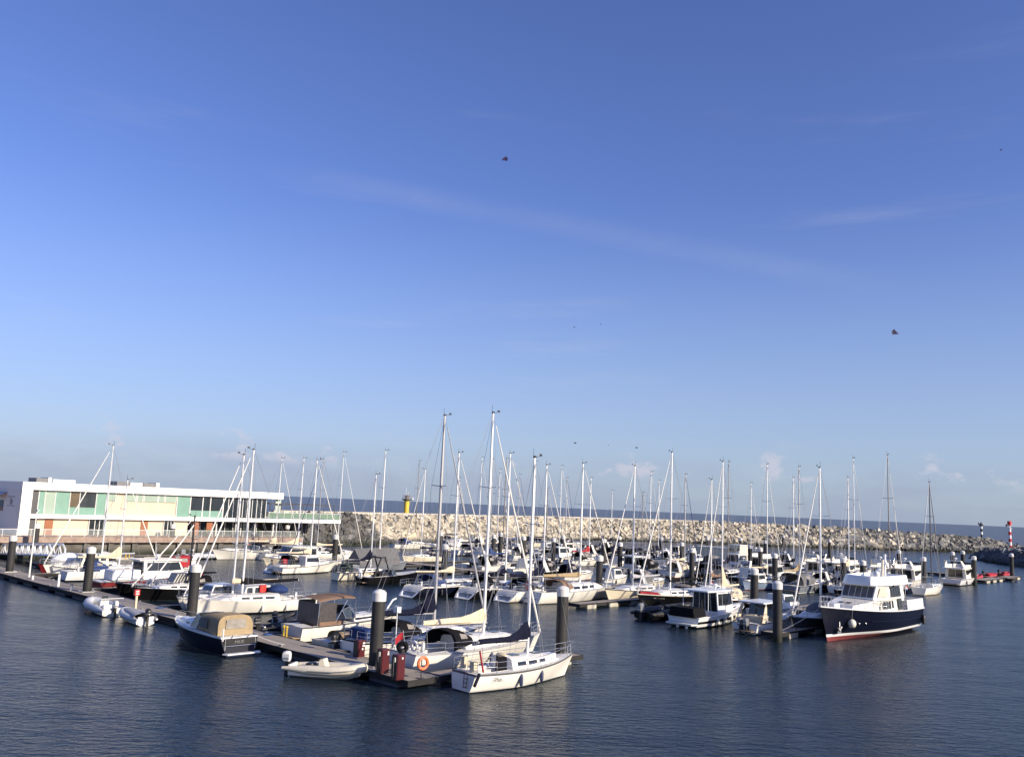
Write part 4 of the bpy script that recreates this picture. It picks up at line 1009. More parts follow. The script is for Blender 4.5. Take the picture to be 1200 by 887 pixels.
def windscreen(h, par, x0, x1, hgt, w, m=glassb, fm=steel, raked=.7, z=None, name='windscreen'):
    z = h.sh(x0) if z is None else z
    k = MB(); b = [(x0, w, z), (lerp(x0, x1, .7), w*.92, z), (x1, w*.55, z), (x1+.12, 0, z), (x1, -w*.55, z), (lerp(x0, x1, .7), -w*.92, z), (x0, -w, z)]
    t = [(x-raked*(.5 if i in (0, 6) else 1)*hgt, y*.86, zz+hgt*(1 if i not in (0, 6) else .75)) for i, (x, y, zz) in enumerate(b)]
    k.loft([b, t]); o = k.build(name, m, par, 20)
    k = MB(); k.tube(t, .025, 5); k.tube(b, .022, 5)
    for i in range(7): k.tube([b[i], t[i]], .02, 4)
    k.build('frame', fm, o); return o
def motorboat(label, style, a=None, b=30, L=9, heading=1, B=None, xa=None, hullm=white, anti=antiblk, boot=navy, stripe=None, topm=white, canvas=navycl, yaw=0, detail=1, fend=None, fendm=navyfen, fs=None, fb=None, eng=None, group='motor boats', name='motor_boat', extra=None, arch=False, deck=None, mid=None):
    if xa is not None: a = solve_a(xa, b, .6)
    B = B or (L*.33 if L < 9 else L*.30+.25)
    o = boat_root(name, label, 'motorboat', a, b, L, heading, yaw, group)
    fs = fs or .60+.035*L; fb = fb or .80+.075*L
    h = Hull(L, B, fs, fb, sr=.9, tm=.45, pw=2.6, rake=.12*L, tr=-.05, dip=.0, flare=1.1, base=.22)
    ck = (L*.10, L*.40, B*.36, .5)
    h.build(o, hullm, anti, boot, stripe or hullm, deck, ck, stripe_h=.08, mid=mid, rub=plast if detail else None)
    k = MB(); k.loft([[(-.02, B*.36, .28), (-.02, -B*.36, .28), (-.55, -B*.32, .28), (-.55, B*.32, .28)], [(-.02, B*.36, .36), (-.02, -B*.36, .36), (-.55, -B*.32, .36), (-.55, B*.32, .36)]], True, True, True); k.build('swim_platform', teak, o, smooth=False)
    S = lambda f: h.sh(L*f)
    if style == 'sport':          # low coachroof, raked screen, canvas or bimini
        cabin(h, o, L*.46, L*.86, .42, .3, wf=.72, m=topm, win=((.05, .5),), wh=(.3, .75))
        windscreen(h, o, L*.38, L*.52, .75, B*.39, z=S(.45)+.30)
        if canvas: arch_cover(o, L*.12, L*.46, B*.40, B*.38, S(.12), S(.4)+.3, 1.45, .95, canvas, 'canopy', True)
        if arch: 
            k = MB()
            for sg in (1, -1): k.hexa([(L*.14, sg*B*.43, S(.1)), (L*.24, sg*B*.43, S(.1)), (L*.24, sg*B*.38, S(.1)), (L*.14, sg*B*.38, S(.1)), (L*.06, sg*B*.34, S(.1)+1.75), (L*.12, sg*B*.34, S(.1)+1.75), (L*.12, sg*B*.29, S(.1)+1.75), (L*.06, sg*B*.29, S(.1)+1.75)])
            k.box(L*.06, L*.12, -B*.289, B*.289, S(.1)+1.62, S(.1)+1.75); k.build('radar_arch', topm, o, smooth=False); antenna_kit(o, L*.09, S(.1)+1.75, 0, 1.6)
    elif style == 'wheelhouse':
        z = S(.3)-.02; x0, x1 = L*.36, L*.72; H = 1.55+.03*L; pr = [(x0, z), (x1+.35, z), (x1+.2, z+H*.42), (x1-.45, z+H), (x0-.05, z+H)]
        hs, side, cross, w = house(o, pr, B*.40, B*.35, topm, nose=(lerp(x0, x1, .6), .25, x1+.35))
        zl, zh = z+H*.48, z+H*.90; n = 3; xs = lerp(x0, x1, .06); xe = x1-.28
        for i in range(n):
            u0, u1 = lerp(xs, xe, i/n)+.04, lerp(xs, xe, (i+1)/n)-.04; side([(u0, zl), (u1+(.22 if i == n-1 else 0), zl), (u1-(.12 if i == n-1 else 0), zh), (u0, zh)], glass)
        cross(pr[2], pr[3], glassb, f=(.1, .92), lat=.9, n=3); cross((x0, z), (x0-.05, z+H), glass, f=(.30, .9), lat=.8, n=2)
        k = MB(); k.rbox(x0-.55, x1-.3, -B*.39, B*.39, z+H+.003, z+H+.09, .05); k.build('roof', topm, hs, smooth=False)
        cabin(h, o, x1+.2, L*.9, .38, .22, wf=.66, m=topm, win=((.05, .4),)); antenna_kit(o, lerp(x0, x1, .4), z+H+.09, 0, 1.8)
        if canvas: arch_cover(o, L*.10, x0+.02, B*.40, B*.38, S(.1), S(.3), 1.0, 1.25, canvas, 'cockpit_cover', False)
    elif style == 'fly':
        z = S(.3)-.02; x0, x1 = L*.24, L*.70; H = 1.6; pr = [(x0, z), (x1+.8, z), (x1+.5, z+H*.35), (x1-.5, z+H), (x0-.1, z+H)]
        hs, side, cross, w = house(o, pr, B*.42, B*.37, topm, nose=(lerp(x0, x1, .6), .3, x1+.8))
        side([(x0+.3, z+H*.4), (x1+.15, z+H*.4), (x1-.42, z+H*.88), (x0+.2, z+H*.88)], glass)
        cross(pr[2], pr[3], glass, f=(.1, .9), lat=.9, n=3); cross((x0, z), (x0-.1, z+H), glass, f=(.1, .9), lat=.7, n=2)
        zf = z+H; k = MB(); k.rbox(L*.12, x1-.4, -B*.40, B*.40, zf+.003, zf+.12, .05); k.build('fly_deck', topm, o, smooth=False)
        k = MB(); ring = [(L*.24, B*.38), (x1-1.2, B*.36), (x1-.6, B*.15), (x1-.6, -B*.15), (x1-1.2, -B*.36), (L*.24, -B*.38)]
        k.loft([[(x, y, zf+.12) for x, y in ring], [(x-.12, y*.98, zf+.62) for x, y in ring]]); k.loft([[(x-.12, y*.98, zf+.62) for x, y in ring], [(x-.22, y*.9, zf+.6) for x, y in ring], [(x-.1, y*.9, zf+.124) for x, y in ring]]); k.build('fly_coaming', topm, o, 25)
        k = MB(); k.loft([[(x-.14, y*.97, zf+.624) for x, y in ring[1:5]], [(x-.45, y*.9, zf+.95) for x, y in ring[1:5]]]); k.build('fly_screen', glassb, o, 20)
        k = MB()
        for sg in (1, -1): k.hexa([(L*.19, sg*B*.39, zf+.12), (L*.30, sg*B*.39, zf+.12), (L*.30, sg*B*.35, zf+.12), (L*.19, sg*B*.35, zf+.12), (L*.13, sg*B*.32, zf+1.3), (L*.18, sg*B*.32, zf+1.3), (L*.18, sg*B*.28, zf+1.3), (L*.13, sg*B*.28, zf+1.3)])
        k.box(L*.13, L*.18, -B*.279, B*.279, zf+1.2, zf+1.31); k.build('radar_arch', topm, o, smooth=False); antenna_kit(o, L*.155, zf+1.31, 0, 1.5)
        if canvas: bimini(o, L*.2, L*.46, B*.36, zf+1.55, zf+1.5, canvas); frame_tubes(o, [[(L*.24, s*B*.36, zf+.6), (L*.22, s*B*.36, zf+1.45)] for s in (1, -1)] + [[(L*.40, s*B*.36, zf+.6), (L*.44, s*B*.36, zf+1.42)] for s in (1, -1)])
        cabin(h, o, x1+.4, L*.92, .3, .2, wf=.62, m=topm, win=((.05, .35),))
    elif style == 'open':
        windscreen(h, o, L*.42, L*.52, .55, B*.40, z=S(.45))
        k = MB(); k.box(L*.26, L*.36, -B*.3, -B*.08, S(.3)-.2, S(.3)+.45); k.box(L*.26, L*.36, B*.08, B*.3, S(.3)-.2, S(.3)+.45); k.build('seat', canvas or ltgrey, o, smooth=False)
        if canvas and detail: arch_cover(o, L*.2, L*.5, B*.4, B*.38, S(.2), S(.5), .55, .25, canvas, 'cover', False)
    elif style == 'cuddy':         # small enclosed cabin forward, open aft
        z = S(.45)-.03; x0, x1 = L*.40, L*.66; H = 1.25; pr = [(x0, z), (x1+.3, z), (x1-.2, z+H*.95), (x0+.1, z+H)]
        hs, side, cross, w = house(o, pr, B*.38, B*.31, topm); side([(x0+.2, z+H*.42), (x1-.02, z+H*.42), (x1-.25, z+H*.86), (x0+.25, z+H*.86)], glass); cross(pr[1], pr[2], glass, f=(.35, .9), n=2)
        cabin(h, o, x1+.1, L*.9, .3, .2, wf=.62, m=topm, win=())
    if detail: rails(h, o, L*.52, L*.97, hgt=.5, step=1.1, wires=1, r=.016)
    if eng:
        n, mm = eng
        for i in range(n): outboard(o, -.25, (i-(n-1)/2)*.55, .75, mm, 1.15)
    if fend: fenders(h, o, [L*f for f in fend[1]], fend[0], fendm)
    if extra: extra(o, h)
    return o, h
def rib(label, a, b, L=5, heading=1, yaw=0, tubem=hyp, hullm=white2, eng=motor, console=white, seatm=plast, screen=False, roll=False, tent=None, arch=None, B=None, ra=None, group='inflatable boats', engs=1, lines=None):
    B = B or L*.40; o = boat_root('inflatable_boat', label, 'inflatable boat', a, b, L, heading, yaw, group); r = ra or .06*L**.8; z = .38+r*.4
    path = []
    for sg in (1, -1):
        side = [Vector((-.35, sg*(B/2-r), z)), Vector((L*.3, sg*(B/2-r), z)), Vector((L*.62, sg*(B/2-r)*.97, z+.03)), Vector((L*.82, sg*(B/2-r)*.72, z+.12)), Vector((L*.94, sg*(B/2-r)*.36, z+.2)), Vector((L*.98, 0, z+.23))]
        path = side if sg == 1 else path + side[-2::-1]
    k = MB(); n = len(path); k.tube(path, [r*.35]+[r]*(n-2)+[r*.35], 10); k.build('tube', tubem, o, 60)
    k = MB(); k.tube([p+Vector((0, 0, 0)) + Vector((0, math.copysign(r+.004, p.y) if abs(p.y) > .05 else 0, -.02)) for p in path[1:5]], .03, 5); k.tube([p + Vector((0, -(r+.004), -.02)) for p in path[-5:-1]], .03, 5); k.build('rubbing_strake', motor, o)
    k = MB(); secs = []
    for t in (0, .3, .6, .8, .93):
        x = t*L; w = (B/2-r)*(1-max(0, (t-.45)/.55)**2.2); secs.append([(x, w, z-.05), (x, w*.9, .12+t**4*.35), (x, 0, -.15+t**4*.5), (x, -w*.9, .12+t**4*.35), (x, -w, z-.05)])
    k.loft(secs); k.poly(secs[0]); k.poly([(0, B/2-r, .32), (L*.8, (B/2-r)*.6, .34), (L*.8, -(B/2-r)*.6, .34), (0, -(B/2-r), .32)]); k.build('hull', hullm, o, 30)
    k = MB(); k.box(-.06, .04, -(B/2-r*1.6), B/2-r*1.6, .1, z+.18); k.build('transom', hullm, o, smooth=False)
    if console:
        xc = L*.42; k = MB(); k.hexa([(xc-.2, -.33, .34), (xc+.35, -.33, .34), (xc+.35, .33, .34), (xc-.2, .33, .34), (xc-.12, -.28, 1.0), (xc+.1, -.28, 1.05), (xc+.1, .28, 1.05), (xc-.12, .28, 1.0)]); k.build('console', console, o, smooth=False)
        k = MB(); k.rbox(xc-.95, xc-.5, -.32, .32, .34, .78, .06); k.build('seat', seatm, o, smooth=False)
        wheel_m = MB(); wheel_m.torus((xc-.2, 0, .95), (1, 0, .5), .16, .015, 12, 4); wheel_m.build('steering_wheel', plast, o)
        if screen:
            k = MB(); k.poly([(xc+.05, -.27, 1.05), (xc+.05, .27, 1.05), (xc-.06, .24, 1.4), (xc-.06, -.24, 1.4)]); k.build('windscreen', glassb, o)
    if roll: frame_tubes(o, [[(L*.12, -B*.36, z+r*.8), (L*.10, -B*.36, 1.35), (L*.10, B*.36, 1.35), (L*.12, B*.36, z+r*.8)], [(L*.34, -B*.36, z+r*.8), (L*.10, -B*.36, 1.35)], [(L*.34, B*.36, z+r*.8), (L*.10, B*.36, 1.35)]], .03, white2, 'roll_bar')
    if arch: frame_tubes(o, [[(L*.25, -B*.38, z+r), (L*.12, -B*.36, 1.75), (L*.11, 0, 1.88), (L*.12, B*.36, 1.75), (L*.25, B*.38, z+r)], [(L*.12, -B*.36, z+r), (L*.16, -B*.36, 1.4)], [(L*.12, B*.36, z+r), (L*.16, B*.36, 1.4)]], .06, arch, 'radar_arch')
    if tent: arch_cover(o, L*.02, L*.9, B*.48, B*.2, z+r*.3, z+.25, r*1.6, r*.8, tent, 'cover', False)
    if eng:
        for i in range(engs): outboard(o, -.35, (i-(engs-1)/2)*.62, .75, eng, 1.0 if L < 6 else 1.45)
    return o
def words(par, txt, pts, size, m, rot, name='name_lettering', italic=0.0):
    c = bpy.data.curves.new(name, 'FONT'); c.body = txt; c.size = size; c.extrude = .002; c.align_x = 'CENTER'; c.align_y = 'CENTER'; c.shear = italic; c.materials.append(m)
    tmp = bpy.data.objects.new('tmp', c); COL.objects.link(tmp); me = bpy.data.meshes.new_from_object(tmp); bpy.data.objects.remove(tmp)
    o = bpy.data.objects.new(name, me); COL.objects.link(o); o.parent = par; o.location = pts; o.rotation_euler = rot; return o
def flag(par, x, y, z, cols, name='flag', hgt=1.1):
    k = MB(); k.tube([(x, y, z), (x-.25, y, z+hgt)], .015, 4)
    k.build('flagstaff', white2, par); k = MB(); n = len(cols)
    for i, c in enumerate(cols):
        z0, z1 = z+hgt-.1-.42*(i+1)/n, z+hgt-.1-.42*i/n
        S = [[(x-.25-.6*f, y+.07*math.sin(5*f), zz-.28*f) for f in (0, .25, .5, .75, 1)] for zz in (z0, z1)]; k.loft(S, False, False, False, i)
    k.build(name, cols, par)
# ================================================================== THE FLEET
# ---- nearest pontoon, outer side
def x_launch(o, h):
    pass
def build_launch():
    L, B = 9.0, 3.0; o = boat_root('launch', 'dark blue launch with tan cockpit tent tied outside the near pontoon', 'motorboat', -12.9, -2.35, L, 'left', 0, 'motor boats')
    h = Hull(L, B, 1.12, 1.38, sr=.86, tm=.46, pw=2.3, rake=1.0, tr=.35, dip=-.02, flare=.95, base=.25)
    h.build(o, navy, white2, navy, white2, white2, (1.15, 4.1, 1.12, .5), boot_h=.10, stripe_h=.07, rub=None)
    k = MB(); k.loft([[h.pt(t, h.sh(t*L)-.02, s, .02) for t in (0, .1, .3, .5, .7, .85, .95, 1)] for s in (1,)] + [[h.pt(t, h.sh(t*L)+.06, s, .0) for t in (0, .1, .3, .5, .7, .85, .95, 1)] for s in (1,)]); 
    k.loft([[h.pt(t, h.sh(t*L)-.02, -1, .02) for t in (0, .1, .3, .5, .7, .85, .95, 1)], [h.pt(t, h.sh(t*L)+.06, -1, 0) for t in (0, .1, .3, .5, .7, .85, .95, 1)]]); k.build('toe_rail', white2, o)
    cabin(h, o, 4.2, 8.1, .50, .34, wf=.68, m=white2, win=((.06, .22), (.28, .44)), wh=(.35, .72))
    windscreen(h, o, 3.9, 5.3, .82, 1.16, glassb, steel, .75, z=h.sh(4.5)+.10)
    c = arch_cover(o, 1.05, 3.7, 1.22, 1.10, h.sh(1)+.02, h.sh(4)+.12, 1.22, .86, tancl, 'cockpit_tent', False, n=13, power=4.2)
    # aft curtain with a rolled vinyl window, side windows
    k = MB(); n = 13; ar = []
    for i in range(n):
        an = math.pi*i/(n-1); cc, ss = math.cos(an), math.sin(an); ar.append(Vector((1.05-.16*(1-abs(ss)), 1.22*math.copysign(abs(cc)**.476, cc), h.sh(1)+.02+1.22*abs(ss)**.476)))
    k.poly(ar); k.build('aft_curtain', tancl, c)
    k = MB(); z = h.sh(1); k.poly([(.86, -.72, z+.42), (.86, .72, z+.42), (.90, .66, z+1.0), (.90, -.66, z+1.0)]); k.build('window', clearv, c)
    for sg in (1, -1):
        k = MB(); k.poly([(2.3, sg*1.245, z+.30), (3.6, sg*1.19, z+.36), (3.45, sg*1.17, z+.85), (2.3, sg*1.235, z+1.0)]); k.build('window', glassb, c)
    k = MB(); k.loft([[(-.02, 1.28, .16), (-.02, -1.28, .16), (-.4, -1.12, .16), (-.4, 1.12, .16)], [(-.02, 1.28, .23), (-.02, -1.28, .23), (-.4, -1.12, .23), (-.4, 1.12, .23)]], True, True, True); k.build('swim_platform', [white2], o, smooth=False)
    k = MB(); zt2 = h.sh(0); k.tube([(.14, 1.0, .62), (.14, -1.0, .62)], .03, 5); k.box(.18, .2, -1.06, -1.0, .3, zt2-.1); k.box(.18, .2, 1.0, 1.06, .3, zt2-.1); k.build('transom_trim', steel, o)
    k = MB(); k.box(.14, .20, -1.0, 1.0, .68, 1.0); k.build('name_board', plast, o, smooth=False)
    words(o, 'MAXI', (.13, .1, .84), .27, steel, (math.pi/2, 0, -math.pi/2))
    k = MB()
    for s in (-1, 1): k.lathe(.25, s*.55, [(.04, h.sh(0)-.02), (.05, h.sh(0)+.14)], 6)
    k.build('cleat', steel, o); rails(h, o, 5.4, 8.8, hgt=.42, step=1.0, wires=1); frame_tubes(o, [[(8.9, 0, h.sh(8.9)-.05), (9.35, 0, h.sh(9)+.02)], [(.15, 1.25, .95), (.15, 1.25, 1.7)]], .05, white2, 'bow_roller')
    return o
build_launch()
rib('cream RIB with a grey outboard and cream console tied near the fuel pumps', -6.0, -3.0, 4.3, 'right', R(33), hypc, white, motorw, cream, plast, ra=.26, B=1.85)
rib('light grey RIB with white roll bar and white outboard by the second pile', -33.2, -2.1, 5.6, 'left', R(-4), hyp, white, motorw, white, white2, screen=True, roll=True, ra=.30, B=2.35)
rib('small grey covered tender with a black outboard beside the red sign post', -27.6, -2.0, 4.3, 'left', R(-3), hyp, white2, plast, None, ltgrey, tent=ltgrey, ra=.24, B=1.9)

# ---- the white sailboat in front
def x_front(o, h):
    L = h.L
    rr = random.Random(4)
    # tall open companionway bulkhead with a dark opening, grey hatch rails, danbuoy on the aft rail, text on the quarter
    z = h.sh(3)
    k = MB(); k.box(2.96, 3.02, -.42, .42, z-.35, z+.62); k.build('companionway', mat('dark companionway', (.03, .022, .018), .6), o, smooth=False)
    k = MB()
    for sg in (1, -1): k.tube([(4.0, sg*.55, h.sh(4)+.52), (5.9, sg*.42, h.sh(5.9)+.42)], .03, 5)
    k.build('grab_rail', teak, o)
    k = MB(); k.box(6.6, 7.15, -.3, .3, h.sh(6.9)-.02, h.sh(6.9)+.30); k.build('anchor_locker', white2, o, smooth=False)
    k = MB(); k.tube([(.7, -1.05, h.sh(.7)+.1), (.25, -1.2, h.sh(.2)+1.25)], .05, 6); k.build('danbuoy', redcl, o)
    k = MB(); k.tube([(.3, -1.18, h.sh(0)+.05), (-.25, -1.45, .55)], .09, 7); k.build('folded_dodger', navycl, o)
    k = MB(); k.tube([(-.02, -.55, .25), (.03, -.55, .95)], .022, 5); k.tube([(-.02, -.28, .25), (.03, -.28, .95)], .022, 5)
    for zz in (.3, .52, .74): k.tube([(-.02, -.56, zz), (-.02, -.27, zz)], .022, 5)
    k.build('boarding_ladder', plast, o)
    k = MB(); k.box(.5, .8, .3, .62, h.sh(.5)+.1, h.sh(.5)+.72); k.box(.45, .78, -.55, -.2, h.sh(.5)+.1, h.sh(.5)+.55); k.build('locker', creamcl, o, smooth=False)
    p = h.pt(1.75/L, .66, -1, .02); words(o, 'Phaser', (p.x, p.y, .66), .36, motor, (math.pi/2+.12, 0, R(4)), italic=.35)
    k = MB(); k.torus((2.2, 0, h.sh(2)+.35), (1, 0, .2), .3, .02, 14, 5); k.build('tiller_wheel', steel, o)
    k = MB(); rr = [(3.55, .5), (3.62, .3), (3.75, -.1), (3.6, -.45)]; k.ell((3.15, .15, h.sh(3)+.62), (.25, .42, .14), 10, 5); k.build('stowed_canvas', creamcl, o)
sailboat('front white sailboat with navy boom cover and two navy fenders', 2.62, 1.9, 9.0, 1, B=2.95, mastpx=(614.5, 536), hullm=white, anti=antiblk, boot=white, stripe=mat('weathered dark stripe', (.10, .10, .10), .5), cover=navycl, hood=None,
         fend=(-1, (.36, .56)), fs=1.0, fb=1.30, wh=False, cover_h=(1.15, .42), yaw=R(-2.5), extra=x_front, mastf=.56, rake=1.0, tr=.22, cabh=(.62, .4), stripe_h=.11, jibs=False)
def x_s2(o, h):
    k = MB(); k.torus((.35, -.8, h.sh(0)+.42), (1, 0, 0), .26, .08, 16, 7); k.build('horseshoe_buoy', white2, o)
    frame_tubes(o, [[(.3, .9, h.sh(0)), (.3, .9, 3.6)], [(.3, .9, 2.0), (.3, .45, 2.0)]], .03, white2, 'aerial_pole')
    k = MB(); k.box(.15, .45, .72, 1.08, 3.3, 3.65); k.build('radar_reflector', white2, o, smooth=False)
    flag(o, .1, -.3, h.sh(0)+.2, [redcl])
sailboat('white sailboat with cream boom cover and black sprayhood beside the front sailboat', None, 2.6, 12.4, 1, mastpx=(566, 484), hullm=white, boot=bluehull, stripe=ltgrey, cover=creamcl, hood=blackcl, fend=(-1, (.3, .48)), extra=x_s2, cover_h=(1.0, .5), cabh=(.5, .34), mastf=.55)
def x_s3(o, h):
    k = MB(); k.rbox(.4, 1.3, -.9, .9, h.sh(.5)+.1, h.sh(.5)+.75, .1); k.build('locker', bluecl, o, smooth=False); wheel(o, 1.6, -.7, h.sh(1)+.4)
sailboat('white sailboat with tall navy boom cover and grey mast left of the cream covered one', None, 2.6, 12.0, 1, mastpx=(508, 487), hullm=white, boot=navy, stripe=navy, cover=navycl, hood=blackcl, cover_h=(1.45, .5), jibs=True, jib=alu, uv=ltgrey, extra=x_s3, mast_m=mat('grey mast', (.42, .42, .43), .4, metal=.4), mast_r=.12)
# small day boat with tan cover, and the bimini cruiser
motorboat('small cream day boat with a flat tan cover left of the tall pile', 'open', -11.6, 2.6, 5.4, 1, canvas=tancl, hullm=cream, topm=cream, boot=cream, detail=1, B=2.1, fs=.7, fb=.95)
motorboat('small white open boat with dark outboard behind the red fuel cabinet', 'open', -9.9, 2.9, 4.6, 1, canvas=ltgrey, hullm=white2, detail=0, B=1.8, eng=(1, plast))
def x_bim(o, h):
    z = h.sh(2); bimini(o, 1.2, 4.4, 1.35, z+1.75, z+1.9, browncl)
    frame_tubes(o, [[(1.2, s*1.3, z), (1.25, s*1.33, z+1.6)] for s in (1, -1)] + [[(4.3, s*1.3, z+.1), (4.35, s*1.33, z+1.75)] for s in (1, -1)] + [[(2.6, s*1.3, z), (3.6, s*1.33, z+1.7)] for s in (1, -1)], .028)
    k = MB(); k.poly([(1.22, -1.3, z+.1), (1.22, 1.3, z+.1), (1.24, 1.3, z+1.5), (1.24, -1.3, z+1.5)]); k.build('aft_curtain', mat('smoked vinyl', (.09, .08, .08), .3, noise=.4), o)
    for s in (1, -1): k = MB(); k.poly([(1.3, s*1.31, z+.1), (2.7, s*1.31, z+.1), (2.7, s*1.33, z+1.55), (1.3, s*1.33, z+1.55)]); k.build('side_curtain', MAT['smoked vinyl'], o)
    k = MB(); k.rbox(1.3, 3.4, -1.36, 1.36, z-.04, z+.25, .06); k.build('coaming_pad', browncl, o, smooth=False)
    frame_tubes(o, [[(8.0, -.3, h.sh(8)+.3), (8.6, -.3, h.sh(8.6)+1.0), (9.0, -.2, h.sh(9)+1.05)]], .07, white2, 'davit')
motorboat('white cruiser under a brown bimini with dark side windows', 'sport', -16.3, 3.4, 9.6, 1, B=3.1, canvas=None, hullm=white, boot=white, stripe=white, extra=x_bim, mid=None, fs=1.05, fb=1.5, fend=(-1, (.5,)), fendm=whitefen)
rib('black tender with dark outboard tucked behind the brown bimini cruiser', -19.6, 3.0, 3.6, 1, 0, hypb, white2, plast, None, plast, ra=.22, B=1.6)
rib('small black tender on the pontoon edge right of the dark blue launch', -22.2, 5.8, 3.2, 1, R(30), hypb, white2, plast, None, plast, ra=.22, B=1.5)
# white sailing yachts bow-to behind the launch
def x_s6(o, h):
    k = MB(); k.ell((h.L*.30, 0, h.sh(3)+.75), (.9, .95, .42), 12, 6); k.build('covered_dodger', bluecl, o)
sailboat('white sailing yacht with a long black boom behind the dark blue launch', None, 2.9, 11.6, -1, mastpx=(283, 527), hullm=white, boot=navy, stripe=white, cover=blackcl, hood=None, cover_h=(.62, .36), extra=x_s6, mastf=.60, jibs=True, fend=(1, (.3, .5)), fendm=whitefen)
def x_s7(o, h):
    z = h.sh(h.L*.4); hs, side, cross, w = house(o, [(h.L*.24, z), (h.L*.52, z), (h.L*.47, z+1.15), (h.L*.25, z+1.15)], .95, .8, white)
    for u in (.27, .345, .42): side([(h.L*u, z+.55), (h.L*(u+.055), z+.55), (h.L*(u+.05), z+.98), (h.L*u, z+.98)], glass)
    k = MB(); k.rbox(h.L*.30, h.L*.36, .85, 1.05, z+.5, z+1.2, .04); k.build('life_ring_bag', redpaint, o, smooth=False)
sailboat('white motor sailer with small square windows and a cream boom cover', None, 3.0, 10.2, -1, mastpx=(272, 533), hullm=white, boot=white2, cover=creamcl, hood=None, cover_h=(.5, .3), extra=x_s7, mastf=.56, wh=False, fend=(1, (.35,)), fendm=whitefen)
motorboat('white sloping windscreen motorboat behind the pile of the dark blue launch', 'cuddy', -33.8, 3.2, 8.0, -1, hullm=white, topm=white2, detail=1)
# classic black cutter with short black mast and black boats
def x_cut(o, h):
    A = Vector((h.L-.15, 0, h.sh(h.L)+.1)); xm = h.L*.42
    k = MB(); k.tube([A-Vector((1.5, 0, .05)), Vector((xm, 0, 6.9))], .07, 6); k.build('furled_staysail', sailw, o)
sailboat('black cutter with a short black mast and white furled sails', None, 3.0, 9.4, -1, mastpx=(221, 605), hullm=black, boot=black, stripe=black, cover=blackcl, hood=blackcl, mast_m=plast, cover_h=(.4, .25), extra=x_cut, mastf=.42, wh=False, B=3.2, deck=deckw)
def x_stack(o, h):
    k = MB()
    for i in range(5): k.hexa([(3+i*.28, -.7, 1.5), (3.16+i*.28, -.7, 1.5), (3.16+i*.28, .7, 1.5), (3+i*.28, .7, 1.5), (2.6+i*.28, -.7, 2.3), (2.76+i*.28, -.7, 2.3), (2.76+i*.28, .7, 2.3), (2.6+i*.28, .7, 2.3)])
    k.build('slatted_cover', mat('striped slats', (.35, .34, .31), .7), o, smooth=False)
motorboat('low black open launch with slatted cover beside the black cutter', 'open', -43.4, 3.2, 8.2, -1, hullm=black, boot=black, topm=black, canvas=blackcl, deck=deckw, extra=x_stack, B=2.7)
motorboat('small dark hulled open boat with white gunwale left of the red sign post', 'open', -46.8, 3.4, 6.4, -1, hullm=black, stripe=white, boot=black, canvas=ltgrey, B=2.3)
def x_red(o, h):
    z = h.sh(4); k = MB(); k.rbox(1.2, 4.0, -1.1, 1.1, z+.0, z+.95, .1); k.build('cockpit_cover', white2, o, smooth=False)
motorboat('dark red hulled cruiser with white cabin beside the left piles', 'wheelhouse', -51.5, 3.4, 11.5, 1, hullm=redhull, boot=white, stripe=white, topm=white, canvas=None, extra=x_red, fend=(-1, (.3,)), fendm=navyfen)
sailboat('white sailing yacht with a cream sail heaped on its boom at the left', None, 4.0, 10.5, 1, mastpx=(139, 562), hullm=white2, boot=navy, cover=creamcl, hood=bluecl, cover_h=(1.3, .3), mastf=.56)
def x_dog(o, h):
    z = h.sh(h.L*.5)-.03; L = h.L; hs, side, cross, w = house(o, [(L*.42, z), (L*.70, z), (L*.66, z+1.3), (L*.43, z+1.35)], 1.25, 1.05, cream)
    for u in (.45, .525, .60): side([(L*u, z+.72), (L*(u+.055), z+.72), (L*(u+.05), z+1.15), (L*u, z+1.15)], glass)
    cross((L*.70, z), (L*.66, z+1.3), glass, f=(.45, .9), n=3); k = MB(); k.rbox(L*.40, L*.68, -1.15, 1.15, z+1.352, z+1.44, .04); k.build('roof', white, hs, smooth=False)
sailboat('cream white sailing yacht with a three window doghouse and a tall raked mast', None, 3.6, 11.5, -1, mastpx=(118, 522), hullm=white, boot=white2, cover=ltgrey, hood=None, extra=x_dog, mastf=.46, cover_h=(.5, .3), bare=False, fend=(1, (.78,)), fendm=plast, jib=sailw, uv=sailw)
rib('dark covered tender beside the cream doghouse yacht', -63.5, 4.5, 5.0, -1, 0, hypb, black, None, None, plast, tent=blackcl, B=2.1)
motorboat('white boat with grey tarpaulin near the foot of the gangway', 'open', -66.2, 4.3, 6.5, -1, canvas=greycl, hullm=white2, B=2.4)
def x_bub(o, h):
    k = MB(); k.ell((3.4, 0, 1.5), (1.9, 1.1, .95), 14, 8); k.build('shrink_wrap', white2, o)
motorboat('small red hulled boat wrapped in a bulging white cover at the far left', 'open', -70.2, 4.2, 6.6, -1, canvas=None, hullm=redhull, boot=redhull, extra=x_bub, B=2.5)
motorboat('grey speedboat with a dark red bimini beside the foot of the gangway', 'sport', -64.5, 13.0, 7.5, -1, canvas=redcl, hullm=white2, arch=True, detail=1)

# ---- along the quay
rib('long grey RIB with white console on the quay jetty', -88.3, 30.5, 8.5, 1, R(4), hyp, greyhull, motor, white, ltgrey, B=2.7, ra=.34, screen=True)
motorboat('sleek white speedboat with its bow to the left under the terrace', 'sport', None, 34, 11.5, -1, xa=247, canvas=None, hullm=white, boot=white, arch=False, detail=1)
